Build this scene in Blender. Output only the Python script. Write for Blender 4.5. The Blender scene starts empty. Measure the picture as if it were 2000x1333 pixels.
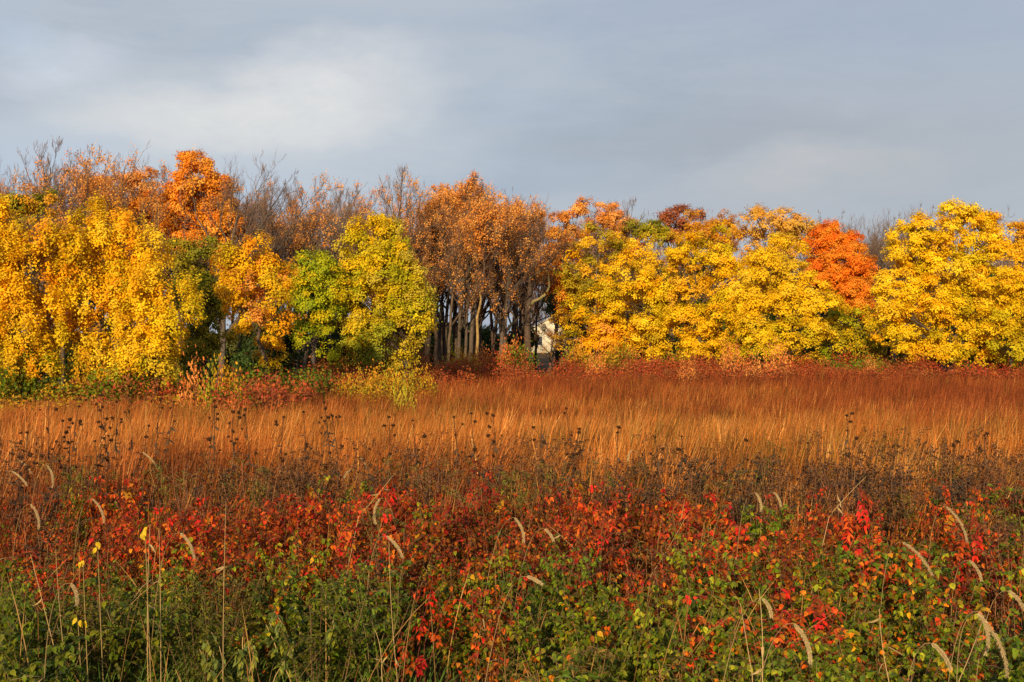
import bpy, math, random
import numpy as np
from math import radians, sin, cos, pi

# ---------------------------------------------------------------- camera, sky, sun, exposure
scn = bpy.context.scene
COL = scn.collection
F = 2500.0                      # focal length in pixels of a 2000 px wide frame
HOR = 650.0                     # row of the horizon
CAMZ = 2.4
cd = bpy.data.cameras.new("camera"); cam = bpy.data.objects.new("camera", cd); COL.objects.link(cam)
cd.sensor_width = 36.0; cd.lens = 36.0 * F / 2000.0; cd.clip_end = 6000; cd.clip_start = 0.05
cam.location = (0, 0, CAMZ); cam.rotation_euler = (radians(90) - math.atan((666.5 - HOR) / F), 0, 0)
scn.camera = cam
scn.view_settings.view_transform = 'Standard'; scn.view_settings.look = 'None'
scn.view_settings.exposure = 0.2; scn.view_settings.gamma = 1.0
scn.render.resolution_x = 1024; scn.render.resolution_y = 682
SUN_EL = 18.0; SUN_AZ = 193.0   # azimuth clockwise from +Y (behind the camera, to the left)

w = bpy.data.worlds.new("World"); scn.world = w; w.use_nodes = True
nt = w.node_tree; nt.nodes.clear()
def N(tree, t, **k):
    n = tree.nodes.new(t)
    for a, b in k.items(): setattr(n, a, b)
    return n
L = nt.links.new
out = N(nt, 'ShaderNodeOutputWorld')
sky = N(nt, 'ShaderNodeTexSky', sky_type='NISHITA', sun_disc=False)
sky.sun_elevation = radians(SUN_EL); sky.sun_rotation = radians(SUN_AZ); sky.air_density = 1.0; sky.dust_density = 1.5
bg1 = N(nt, 'ShaderNodeBackground'); bg1.inputs['Strength'].default_value = 0.1
L(sky.outputs[0], bg1.inputs['Color'])
tc = N(nt, 'ShaderNodeTexCoord')
def mapped(loc, sc):
    m = N(nt, 'ShaderNodeMapping'); m.inputs['Location'].default_value = loc; m.inputs['Scale'].default_value = sc
    L(tc.outputs['Generated'], m.inputs['Vector']); return m
def noise(m, scale, det, rough, dist=0.0):
    n = N(nt, 'ShaderNodeTexNoise'); n.inputs['Scale'].default_value = scale; n.inputs['Detail'].default_value = det
    n.inputs['Roughness'].default_value = rough; n.inputs['Distortion'].default_value = dist
    L(m.outputs[0], n.inputs['Vector']); return n
def ramp(src, stops):
    r = N(nt, 'ShaderNodeValToRGB'); r.color_ramp.interpolation = 'B_SPLINE'
    e = r.color_ramp.elements
    while len(e) < len(stops): e.new(0.5)
    for i, (p, c) in enumerate(stops):
        e[i].position = p; e[i].color = (c[0], c[1], c[2], 1) if hasattr(c, '__len__') else (c, c, c, 1)
    L(src, r.inputs[0]); return r
def mixc(f, a, b):
    m = N(nt, 'ShaderNodeMix', data_type='RGBA')
    if hasattr(f, 'is_linked') or not isinstance(f, float): L(f, m.inputs[0])
    else: m.inputs[0].default_value = f
    for s, v in ((6, a), (7, b)):
        if isinstance(v, tuple): m.inputs[s].default_value = (*v, 1)
        else: L(v, m.inputs[s])
    return m.outputs[2]
def blob(x, y, rx, rz, lo=1.0, hi=0.0):
    """soft cloud patch at the sky direction (x, 1, z) of given angular size"""
    dx, dz = (x - 1000) / F, (HOR - y) / F
    m = N(nt, 'ShaderNodeMapping', vector_type='POINT')
    m.inputs['Location'].default_value = (-dx * F / rx, 0, -dz * F / rz); m.inputs['Scale'].default_value = (F / rx, 0, F / rz)
    L(proj, m.inputs['Vector'])
    ln = N(nt, 'ShaderNodeVectorMath', operation='LENGTH'); L(m.outputs[0], ln.inputs[0])
    return ramp(ln.outputs['Value'], [(0.0, 1.0), (0.35, 0.75), (0.75, 0.2), (1.0, 0.0)]).outputs[0]
# direction divided by its y part: where the sky ray crosses a distant vertical plane, bent by noise for soft cloud edges
sep = N(nt, 'ShaderNodeSeparateXYZ'); L(tc.outputs['Generated'], sep.inputs[0])
mx = N(nt, 'ShaderNodeMath', operation='MAXIMUM'); mx.inputs[1].default_value = 0.05; L(sep.outputs[1], mx.inputs[0])
cmb = N(nt, 'ShaderNodeCombineXYZ')
for i, s in ((0, 0), (2, 2)):
    dv = N(nt, 'ShaderNodeMath', operation='DIVIDE'); L(sep.outputs[s], dv.inputs[0]); L(mx.outputs[0], dv.inputs[1]); L(dv.outputs[0], cmb.inputs[i])
wn = noise(mapped((0, 0, 0), (1, 1, 2.2)), 5.0, 5, 0.6)
wsub = N(nt, 'ShaderNodeVectorMath', operation='SUBTRACT'); L(wn.outputs['Color'], wsub.inputs[0]); wsub.inputs[1].default_value = (.5, .5, .5)
wsc = N(nt, 'ShaderNodeVectorMath', operation='SCALE'); L(wsub.outputs[0], wsc.inputs[0]); wsc.inputs['Scale'].default_value = 0.11
wad = N(nt, 'ShaderNodeVectorMath', operation='ADD'); L(cmb.outputs[0], wad.inputs[0]); L(wsc.outputs[0], wad.inputs[1])
proj = wad.outputs[0]
n1 = noise(mapped((3.1, 0.4, 0.2), (1, 1, 2.6)), 3.2, 6, 0.55, 0.3)
base = ramp(n1.outputs['Fac'], [(0.36, (0.27, 0.335, 0.435)), (0.50, (0.33, 0.40, 0.50)), (0.66, (0.45, 0.50, 0.575))]).outputs[0]
n2 = noise(mapped((0.3, 1.4, 2.2), (1, 1, 5.0)), 5.0, 9, 0.68, 0.6)
sh = ramp(n2.outputs['Fac'], [(0.40, 0.0), (0.62, 1.0)])
base = mixc(sh.outputs[0], base, (0.41, 0.45, 0.51))
sky_r = mixc(blob(1750, 330, 900, 300), base, (0.345, 0.370, 0.415))
sky_r2 = mixc(blob(1750, -60, 1000, 330), sky_r, (0.30, 0.36, 0.465))
sky_l = mixc(blob(150, 370, 900, 200), sky_r2, (0.40, 0.49, 0.62))
sky_b = mixc(blob(430, 250, 640, 170), sky_l, (0.54, 0.565, 0.59))
n3 = noise(mapped((1.3, 2.0, 0.7), (1, 1, 2.4)), 8.0, 8, 0.66)
n3r = ramp(n3.outputs['Fac'], [(0.34, 0.3), (0.62, 1.0)])
def mul(a, b):
    m = N(nt, 'ShaderNodeMath', operation='MULTIPLY'); L(a, m.inputs[0])
    if isinstance(b, float): m.inputs[1].default_value = b
    else: L(b, m.inputs[1])
    return m.outputs[0]
s = mixc(mul(mul(blob(650, 165, 280, 130), n3r.outputs[0]), 0.9), sky_b, (0.74, 0.725, 0.71))
s = mixc(mul(mul(blob(420, 235, 460, 90), n3r.outputs[0]), 0.9), s, (0.78, 0.755, 0.72))
s = mixc(mul(mul(blob(90, 110, 190, 110), n3r.outputs[0]), 0.9), s, (0.62, 0.66, 0.72))
s = mixc(mul(mul(blob(30, 40, 120, 100), n3r.outputs[0]), 0.5), s, (0.42, 0.52, 0.66))
s = mixc(mul(mul(blob(1600, 350, 330, 80), n3r.outputs[0]), 0.9), s, (0.50, 0.49, 0.50))
s = mixc(mul(mul(blob(1350, 265, 520, 60), n3r.outputs[0]), 0.6), s, (0.28, 0.31, 0.36))
bg2 = N(nt, 'ShaderNodeBackground'); L(s, bg2.inputs['Color']); bg2.inputs['Strength'].default_value = 1.0
ms = N(nt, 'ShaderNodeMixShader'); ms.inputs[0].default_value = 0.93
L(bg1.outputs[0], ms.inputs[1]); L(bg2.outputs[0], ms.inputs[2]); L(ms.outputs[0], out.inputs[0])

sd = bpy.data.lights.new("sun", 'SUN'); sd.energy = 5.0; sd.angle = radians(0.6); sd.color = (1.0, 0.76, 0.44)
so = bpy.data.objects.new("sun", sd); COL.objects.link(so); so.location = (-20, -40, 20)
so.rotation_euler = (radians(90 - SUN_EL), 0, radians(-SUN_AZ + 180))
scn.cycles.max_bounces = 6; scn.cycles.diffuse_bounces = 3; scn.cycles.transmission_bounces = 4; scn.cycles.glossy_bounces = 2

# ---------------------------------------------------------------- helpers
rng = np.random.default_rng(7)
random.seed(7)
def A(*v): return np.array(v, dtype=np.float64)
def nrm(v): return v / np.maximum(np.linalg.norm(v, axis=-1, keepdims=True), 1e-9)
def vnoise(p, scale, seed=0):
    p = np.asarray(p, float) / scale + 100.3 + seed * 17.17
    i = np.floor(p).astype(np.int64); f = p - i; f = f * f * (3 - 2 * f)
    r = 0
    D = p.shape[1]
    for c in range(2 ** D):
        h = np.full(len(p), seed * 7919 + 13, dtype=np.uint64); wt = np.ones(len(p))
        for k in range(D):
            b = (c >> k) & 1
            h = ((h ^ ((i[:, k] + b).astype(np.uint64) * np.uint64([73856093, 19349663, 83492791][k]))) * np.uint64(2246822519)) & np.uint64(0xffffffff)
            h ^= h >> np.uint64(15)
            wt = wt * (f[:, k] if b else 1 - f[:, k])
        h = (h * np.uint64(3266489917)) & np.uint64(0xffffffff); h ^= h >> np.uint64(16)
        r = r + wt * ((h & np.uint64(0xffffff)).astype(float) / 0xffffff)
    return r
def ground_z(x, y):
    x = np.asarray(x, float); y = np.asarray(y, float)
    t = np.clip((y - 14) / 24, 0, 1); z = -0.8 * t * t * (3 - 2 * t)
    t2 = np.clip((4.5 - y) / 3.0, 0, 1); z = z + 0.65 * t2 * t2 * (3 - 2 * t2)
    z = z + 0.10 * (np.sin(x * 0.21 + 1.0) * np.sin(y * 0.17)) + 0.03 * np.sin(x * 1.3) * np.sin(y * 1.1 + .5)
    return z
def gz(x, y): return float(ground_z(x, y))
def wx(px, d): return (px - 1000.0) / F * d
def wz(py, d): return CAMZ + (HOR - py) / F * d

class MB:
    def __init__(s): s.v = []; s.c = []; s.q = []; s.t = []; s.n = 0
    def add(s, v, c, q=None, t=None):
        v = np.asarray(v, np.float32).reshape(-1, 3); c = np.asarray(c, np.float32).reshape(-1, 3)
        if len(c) == 1: c = np.repeat(c, len(v), 0)
        s.v.append(v); s.c.append(c)
        if q is not None and len(q): s.q.append(np.asarray(q, np.int32).reshape(-1, 4) + s.n)
        if t is not None and len(t): s.t.append(np.asarray(t, np.int32).reshape(-1, 3) + s.n)
        s.n += len(v)
    def mesh(s, name, mat, smooth=False):
        me = bpy.data.meshes.new(name)
        v = np.concatenate(s.v) if s.v else np.zeros((0, 3), np.float32)
        c = np.concatenate(s.c) if s.c else v
        q = np.concatenate(s.q) if s.q else np.zeros((0, 4), np.int32)
        t = np.concatenate(s.t) if s.t else np.zeros((0, 3), np.int32)
        me.vertices.add(len(v)); me.vertices.foreach_set('co', v.ravel())
        nl = q.size + t.size; me.loops.add(nl); me.loops.foreach_set('vertex_index', np.concatenate([q.ravel(), t.ravel()]).astype(np.int32))
        st = np.concatenate([np.arange(len(q)) * 4, q.size + np.arange(len(t)) * 3]).astype(np.int32)
        me.polygons.add(len(st)); me.polygons.foreach_set('loop_start', st)
        me.update(calc_edges=True)
        at = me.color_attributes.new('col', 'FLOAT_COLOR', 'POINT')
        cc = np.ones((len(v), 4), np.float32); cc[:, :3] = np.clip(c, 0, 1); at.data.foreach_set('color', cc.ravel())
        if smooth: me.polygons.foreach_set('use_smooth', np.ones(len(st), bool))
        me.materials.append(mat)
        return me
    def build(s, name, mat, parent=None, smooth=False):
        return link(bpy.data.objects.new(name, s.mesh(name, mat, smooth)), parent)
def link(o, parent=None):
    COL.objects.link(o)
    if parent is not None: o.parent = parent
    return o
def tag(o, label, cat, group=None, kind=None):
    if label: o['label'] = label
    if cat: o['category'] = cat
    if group: o['group'] = group
    if kind: o['kind'] = kind
    return o
def empty(name, loc, label, cat, group=None, rz=0.0):
    o = bpy.data.objects.new(name, None); o.empty_display_size = 0.3; link(o); o.location = loc; o.rotation_euler = (0, 0, rz)
    return tag(o, label, cat, group)
def copy_tree(o, loc, rz=0.0, sc=1.0, label=None):
    r = o.copy(); COL.objects.link(r); r.location = loc; r.rotation_euler = (0, 0, rz)
    r.scale = sc if hasattr(sc, '__len__') else (sc, sc, sc)
    if label: r['label'] = label
    for ch in o.children:
        c = ch.copy(); COL.objects.link(c); c.parent = r
    return r

def leaves4(mb, P, T, Nn, Ln, W, C, fold=0.12):
    """small folded diamond leaves"""
    n = len(P)
    if n == 0: return
    Nn = nrm(Nn); T = nrm(T - (T * Nn).sum(1, keepdims=True) * Nn); B = np.cross(Nn, T)
    Ln = np.broadcast_to(Ln, n)[:, None]; W = np.broadcast_to(W, n)[:, None]
    v = np.empty((n, 4, 3)); m = P + T * Ln * 0.42 + Nn * Ln * fold
    v[:, 0] = P; v[:, 1] = m + B * W; v[:, 2] = P + T * Ln; v[:, 3] = m - B * W
    mb.add(v.reshape(-1, 3), np.repeat(C, 4, 0), q=np.arange(n * 4).reshape(n, 4))
def leaves8(mb, P, T, Nn, Ln, W, C, droop=0.25, fold=0.1):
    """near leaves: midrib, two rows across, pointed tip, drooping"""
    n = len(P)
    if n == 0: return
    Nn = nrm(Nn); T = nrm(T - (T * Nn).sum(1, keepdims=True) * Nn); B = np.cross(Nn, T)
    Ln = np.broadcast_to(Ln, n)[:, None]; W = np.broadcast_to(W, n)[:, None]; dr = np.broadcast_to(droop, n)[:, None]
    v = np.empty((n, 8, 3))
    def at(t): return P + T * Ln * t - Nn * Ln * dr * t * t
    v[:, 0] = P; v[:, 7] = at(1.0)
    for k, (t, ww) in enumerate(((0.3, 0.92), (0.64, 0.78))):
        m = at(t); up = Nn * W * fold * 3
        v[:, 1 + 3 * k] = m - B * W * ww + up; v[:, 2 + 3 * k] = m; v[:, 3 + 3 * k] = m + B * W * ww + up
    o = (np.arange(n) * 8)[:, None]
    q = np.concatenate([o + A(1, 2, 5, 4).astype(int), o + A(2, 3, 6, 5).astype(int)])
    t = np.concatenate([o + np.array(x) for x in ((0, 2, 1), (0, 3, 2), (4, 5, 7), (5, 6, 7))])
    cc = np.repeat(C, 8, 0).reshape(n, 8, 3) * A(.95, 1, .86, 1, 1, .86, 1, 1.06)[None, :, None]
    mb.add(v.reshape(-1, 3), cc.reshape(-1, 3), q=q, t=t)
def tubes(mb, P, R, C, sides=4):
    """P (n,k,3) polylines, R (n,k) radii, C (n,3) or (n,k,3)"""
    P = np.asarray(P, float); n, k, _ = P.shape
    if n == 0: return
    D = np.gradient(P, axis=1) if k > 2 else np.repeat(P[:, 1:] - P[:, :1], 2, 1)
    D = nrm(D); ref = np.where(np.abs(D[..., 2:3]) > 0.8, A(1, 0, 0), A(0, 0, 1))
    U = nrm(np.cross(D, ref)); V = np.cross(D, U)
    a = np.arange(sides) / sides * 2 * pi
    ring = P[:, :, None, :] + (U[:, :, None, :] * np.cos(a)[None, None, :, None] + V[:, :, None, :] * np.sin(a)[None, None, :, None]) * np.asarray(R)[:, :, None, None]
    C = np.asarray(C, float)
    if C.ndim == 2: C = np.repeat(C[:, None], k, 1)
    cc = np.repeat(C[:, :, None, :], sides, 2)
    idx = np.arange(n * k * sides).reshape(n, k, sides)
    a0 = idx[:, :-1]; a1 = idx[:, 1:]
    q = np.stack([a0, np.roll(a0, -1, 2), np.roll(a1, -1, 2), a1], -1)
    mb.add(ring.reshape(-1, 3), cc.reshape(-1, 3), q=q.reshape(-1, 4))
def rv(n, r=rng): return nrm(r.normal(size=(n, 3)))

LAND = [(130, 'amber tree at the left edge'), (260, 'yellow tree with hanging leaf curtains'), (370, 'round yellow tree before the dark gap'), (450, 'shaded olive tree'),
        (570, 'amber crown over the dark hollow'), (680, 'drooping green tree'), (850, 'domed green yellow tree'), (925, 'dark trunks left of the yellow barked one'),
        (1030, 'copper crowns right of the yellow barked trunk'), (1110, 'sky gap with the white house'), (1225, 'loose yellow tree'), (1320, 'first big yellow tree right of centre'),
        (1450, 'second big yellow tree right of centre'), (1600, 'bushy yellow tree'), (1710, 'red orange crown'), (1940, 'wide yellow dome'), (9999, 'yellow green tree at the right edge')]
def land(p):
    for x, n in LAND:
        if p < x: return n
FRONT = [(110, 'at the left edge'), (285, 'left of the golden stem'), (435, 'near the golden stem'), (600, 'by the lone pale stem'), (770, 'near the long pale stem'),
         (930, 'under the scarlet sumac'), (1100, 'by the middle foxtail'), (1260, 'under the grey seed stalks'), (1440, 'left of bottom pale stems'), (1600, 'by the bottom foxtail'), (1780, 'under the arching shoot'), (1930, 'near the largest foxtail'), (9999, 'at the right edge')]
def front(p):
    for x, n in FRONT:
        if p < x: return n
# ---------------------------------------------------------------- materials
def mat_attr(name, rough=0.6, trans=0.0, spec=0.3, noise_amt=0.0, noise_scale=20.0, bump=0.0, tint=(1, 1, 1)):
    m = bpy.data.materials.new(name); m.use_nodes = True; t = m.node_tree; t.nodes.clear(); l = t.links.new
    o = N(t, 'ShaderNodeOutputMaterial'); p = N(t, 'ShaderNodeBsdfPrincipled')
    p.inputs['Roughness'].default_value = rough; p.inputs['Specular IOR Level'].default_value = spec
    a = N(t, 'ShaderNodeAttribute', attribute_name='col'); c = a.outputs['Color']
    if noise_amt > 0:
        g = N(t, 'ShaderNodeTexCoord'); nn = N(t, 'ShaderNodeTexNoise'); nn.inputs['Scale'].default_value = noise_scale; nn.inputs['Detail'].default_value = 4
        l(g.outputs['Object'], nn.inputs['Vector'])
        mr = N(t, 'ShaderNodeMapRange'); mr.inputs['From Min'].default_value = .3; mr.inputs['From Max'].default_value = .7
        mr.inputs['To Min'].default_value = 1 - noise_amt; mr.inputs['To Max'].default_value = 1 + noise_amt; l(nn.outputs['Fac'], mr.inputs[0])
        sc = N(t, 'ShaderNodeVectorMath', operation='SCALE'); l(c, sc.inputs[0]); l(mr.outputs[0], sc.inputs['Scale']); c = sc.outputs[0]
        if bump:
            b = N(t, 'ShaderNodeBump'); b.inputs['Strength'].default_value = bump; l(nn.outputs['Fac'], b.inputs['Height']); l(b.outputs[0], p.inputs['Normal'])
    l(c, p.inputs['Base Color']); last = p.outputs[0]
    if trans > 0:
        tr = N(t, 'ShaderNodeBsdfTranslucent'); l(c, tr.inputs['Color'])
        mi = N(t, 'ShaderNodeMixShader'); mi.inputs[0].default_value = trans; l(last, mi.inputs[1]); l(tr.outputs[0], mi.inputs[2]); last = mi.outputs[0]
    l(last, o.inputs[0]); return m
M_leaf = mat_attr('autumn_leaf', 0.6, 0.28, 0.12)
M_near = mat_attr('near_leaf', 0.55, 0.28, 0.18, 0.3, 45.0)
M_bark = mat_attr('bark', 0.85, 0, 0.15, 0.35, 6.0, 0.4)
M_twig = mat_attr('twig', 0.9, 0, 0.04)
M_grass = mat_attr('dry_grass', 0.65, 0.2, 0.12)
M_soil = mat_attr('thatch', 0.95, 0, 0.05, 0.5, 1.5, 0.6)
M_wall = mat_attr('painted_wall', 0.6, 0, 0.3, 0.06, 3.0)

# ---------------------------------------------------------------- ground sheet to the horizon
def make_ground():
    g = np.concatenate([-np.geomspace(3000, 130, 14), np.linspace(-110, 110, 111), np.geomspace(130, 3000, 14)])
    h = np.concatenate([-np.geomspace(1500, 60, 8), np.linspace(-50, 6, 40), np.linspace(6.5, 40, 68), np.linspace(42, 160, 60), np.geomspace(170, 3000, 14)])
    X, Y = np.meshgrid(g, h, indexing='ij'); Z = ground_z(X, Y)
    n, m = X.shape; idx = np.arange(n * m).reshape(n, m)
    q = np.stack([idx[:-1, :-1], idx[1:, :-1], idx[1:, 1:], idx[:-1, 1:]], -1).reshape(-1, 4)
    P = np.stack([X, Y], -1).reshape(-1, 2)
    k = vnoise(P, 4.0, 3)[:, None]
    c = A(.055, .034, .018) * (1 - k) + A(.10, .055, .026) * k
    mb = MB(); mb.add(np.stack([X, Y, Z], -1).reshape(-1, 3), c, q=q)
    tag(mb.build('ground', M_soil, None, True), 'brown thatch covered ground under the meadow', 'ground', None, 'structure')
make_ground()

def edge_d(px):
    """distance of the near edge of the tree line along the ray of column px"""
    return np.interp(px, [-900, 300, 480, 650, 850, 1200, 2000, 2900], [35, 37, 42, 56, 68, 74, 72, 70])

# ---------------------------------------------------------------- meadow grass (stuff)
def blades(mb, x, y, h, w, c, K=4, lean=(0.10, 0.0), curl=0.2, prof=None, z0=None):
    n = len(x); t = np.linspace(0, 1, K)
    z = ground_z(x, y) - 0.03 if z0 is None else z0
    a = rng.uniform(0, 2 * pi, n); am = np.abs(rng.normal(0, curl, n))
    bx = np.cos(a) * am + rng.normal(lean[0], .08, n); by = np.sin(a) * am + lean[1]
    P = np.empty((n, K, 3))
    for k in range(K):
        P[:, k, 0] = x + bx * h * t[k] ** 2; P[:, k, 1] = y + by * h * t[k] ** 2; P[:, k, 2] = z + h * t[k] * (1 - 0.25 * np.hypot(bx, by) * t[k])
    fa = rng.normal(0, 0.9, n); S = np.stack([np.cos(fa), np.sin(fa), np.zeros(n)], -1)
    if prof is None: prof = np.interp(t, [0, .6, .85, 1], [1, 1, 1.3, .15])
    V = np.empty((n, K, 2, 3)); ww = w[:, None] * prof[None]
    V[:, :, 0] = P - S[:, None] * ww[..., None]; V[:, :, 1] = P + S[:, None] * ww[..., None]
    i = np.arange(n * K * 2).reshape(n, K, 2)
    q = np.stack([i[:, :-1, 0], i[:, :-1, 1], i[:, 1:, 1], i[:, 1:, 0]], -1).reshape(-1, 4)
    cc = np.repeat(c, K * 2, 0)
    mb.add(V.reshape(-1, 3), cc, q=q)
def mixcol(a, b, t): t = np.asarray(t)[:, None]; return a * (1 - t) + b * t
def meadow():
    mb = MB()
    for (d0, d1, n, K) in ((10.0, 20.0, 75000, 5), (20.0, 40.0, 110000, 4), (40.0, 80.0, 120000, 3)):
        d = rng.uniform(d0, d1, n); px = rng.uniform(-160, 2160, n)
        keep = d < edge_d(px) + 3
        fade = np.clip((d - 10.0) / 2.8, 0, 1); keep &= rng.random(n) < 0.25 + 0.75 * fade
        d = d[keep]; px = px[keep]; x = wx(px, d); y = d; P = np.stack([x, y], -1)
        # clumps: pull points towards tussock centres
        cellx = np.round(x / .34); celly = np.round(y / .34); hx = (np.sin(cellx * 12.9898 + celly * 78.233) * 43758.5453) % 1; hy = (np.sin(cellx * 39.346 + celly * 11.135) * 24634.6345) % 1
        x = x * .45 + (cellx + hx - .5) * .34 * .55; y = y * .45 + (celly + hy - .5) * .34 * .55
        big = vnoise(P, 5.5, 1); mid = vnoise(P, 1.3, 2); fine = vnoise(P, .35, 5)
        h = 1.24 * (0.74 + 0.24 * big + 0.26 * mid) * rng.uniform(.62, 1.10, len(x))
        h *= np.interp(d, [10, 12.5, 14, 80], [.72, .86, 1.0, 1.0]) * (.84 + .24 * hx)
        wdt = np.interp(d, [10, 20, 40, 80], [.0028, .0042, .0075, .013]) * rng.uniform(.6, 1.4, len(x))
        copper_tone = A(.68, .215, .036); red = A(.35, .082, .02); straw = A(.80, .36, .09); olive = A(.36, .17, .025)  # the blades' own colours: copper near, redder far, straw and olive mixed in
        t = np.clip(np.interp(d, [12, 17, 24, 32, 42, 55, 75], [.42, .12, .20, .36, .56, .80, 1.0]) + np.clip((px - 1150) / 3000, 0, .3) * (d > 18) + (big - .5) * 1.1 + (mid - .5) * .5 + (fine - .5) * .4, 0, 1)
        c = mixcol(copper_tone, red, t)
        c = np.where((rng.random(len(x)) < .26 * (1 - t))[:, None], straw, c)
        c = np.where(((vnoise(P, 3.0, 9) > .70) & (rng.random(len(x)) < .35))[:, None], olive, c)
        c = c * rng.uniform(.5, 1.2, (len(x), 1)) * (.42 + .70 * hy[:, None])
        weed = (vnoise(P, .9, 17) > .66) & (rng.random(len(x)) < .75); c = np.where(weed[:, None], c * A(.45, .5, .6), c); h = np.where(weed, h * .92, h)
        pale = (vnoise(P, .6, 19) > .74) & (d < 40); c = np.where(pale[:, None], c * A(1.15, 1.3, 1.6), c); h = np.where(pale, h * 1.06, h)
        blades(mb, x, y, h, wdt, c, K, lean=(.13, .02), curl=.13)
        # leafy fill low in the sward
        sub = rng.random(len(x)) < .5
        blades(mb, x[sub] + rng.normal(0, .05, sub.sum()), y[sub] + rng.normal(0, .05, sub.sum()), h[sub] * .72, wdt[sub] * 1.6, c[sub] * .75, 3, lean=(.1, .0), curl=.35)
    tag(mb.build('grass', M_grass), 'copper coloured tall dry prairie grass filling the meadow', 'grass', None, 'stuff')
meadow()
def green_grass():
    mb = MB()
    n = 26000; d = rng.uniform(6.0, 10.5, n); px = rng.uniform(-250, 2250, n)
    wgt = np.exp(-((px - 270) / 260) ** 2) * 1.2 + .15
    keep = rng.random(n) < wgt; d = d[keep]; px = px[keep]
    x = wx(px, d); P = np.stack([x, d], -1); k = vnoise(P, .5, 4)
    h = rng.uniform(.25, .62, len(x)) * (.7 + .6 * k)
    c = mixcol(A(.05, .13, .018), A(.16, .20, .04), rng.random(len(x)) * .6 + .4 * k)
    blades(mb, x, d, h, rng.uniform(.002, .0045, len(x)), c, 5, lean=(.25, 0), curl=.55)
    tag(mb.build('low_grass', M_grass), 'fresh green grass growing low between the front weeds', 'grass', None, 'stuff')
green_grass()
def straw_blades():
    mb = MB(); n = 700; d = rng.uniform(6.0, 12.0, n); px = rng.uniform(-150, 2150, n); x = wx(px, d)
    k = vnoise(np.stack([x, d], -1), .8, 14) > .42; x = x[k]; d = d[k]; n = len(x)
    c = mixcol(A(.50, .30, .10), A(.30, .12, .04), rng.random(n)) * rng.uniform(.6, 1.2, (n, 1))
    blades(mb, x, d, rng.uniform(.6, 1.25, n), rng.uniform(.0012, .0026, n), c, 7, lean=(.12, 0), curl=.42)
    tag(mb.build('dry_grass', M_grass), 'thin straw coloured grass stems scattered through the front weeds', 'grass', None, 'stuff')
straw_blades()

# ---------------------------------------------------------------- trees
YEL = [A(.97, .62, .014), A(.95, .53, .010), A(.98, .68, .03), A(.96, .64, .016), A(.70, .52, .012)]
AMB = [A(.95, .52, .010), A(.91, .42, .010), A(.96, .58, .015), A(.95, .56, .012), A(.62, .42, .012)]
ORG = [A(.94, .38, .035), A(.90, .31, .025), A(.96, .46, .06)]
RED = [A(.96, .27, .018), A(.92, .21, .015), A(.97, .34, .025)]
GYE = [A(.72, .55, .012), A(.86, .58, .012), A(.50, .46, .012)]
GRN = [A(.38, .44, .014), A(.50, .50, .014), A(.28, .34, .014)]
OLV = [A(.42, .34, .02), A(.54, .39, .02), A(.30, .28, .018)]
GLD = [A(.76, .38, .022), A(.70, .31, .02), A(.82, .48, .025)]
CPR = [A(.84, .34, .06), A(.72, .27, .05), A(.88, .44, .11)]
MAR = [A(.46, .14, .05), A(.38, .12, .05), A(.56, .21, .06)]
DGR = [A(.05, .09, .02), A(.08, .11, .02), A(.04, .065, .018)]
BARK = A(.095, .070, .052); BARKG = A(.20, .17, .13)

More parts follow.
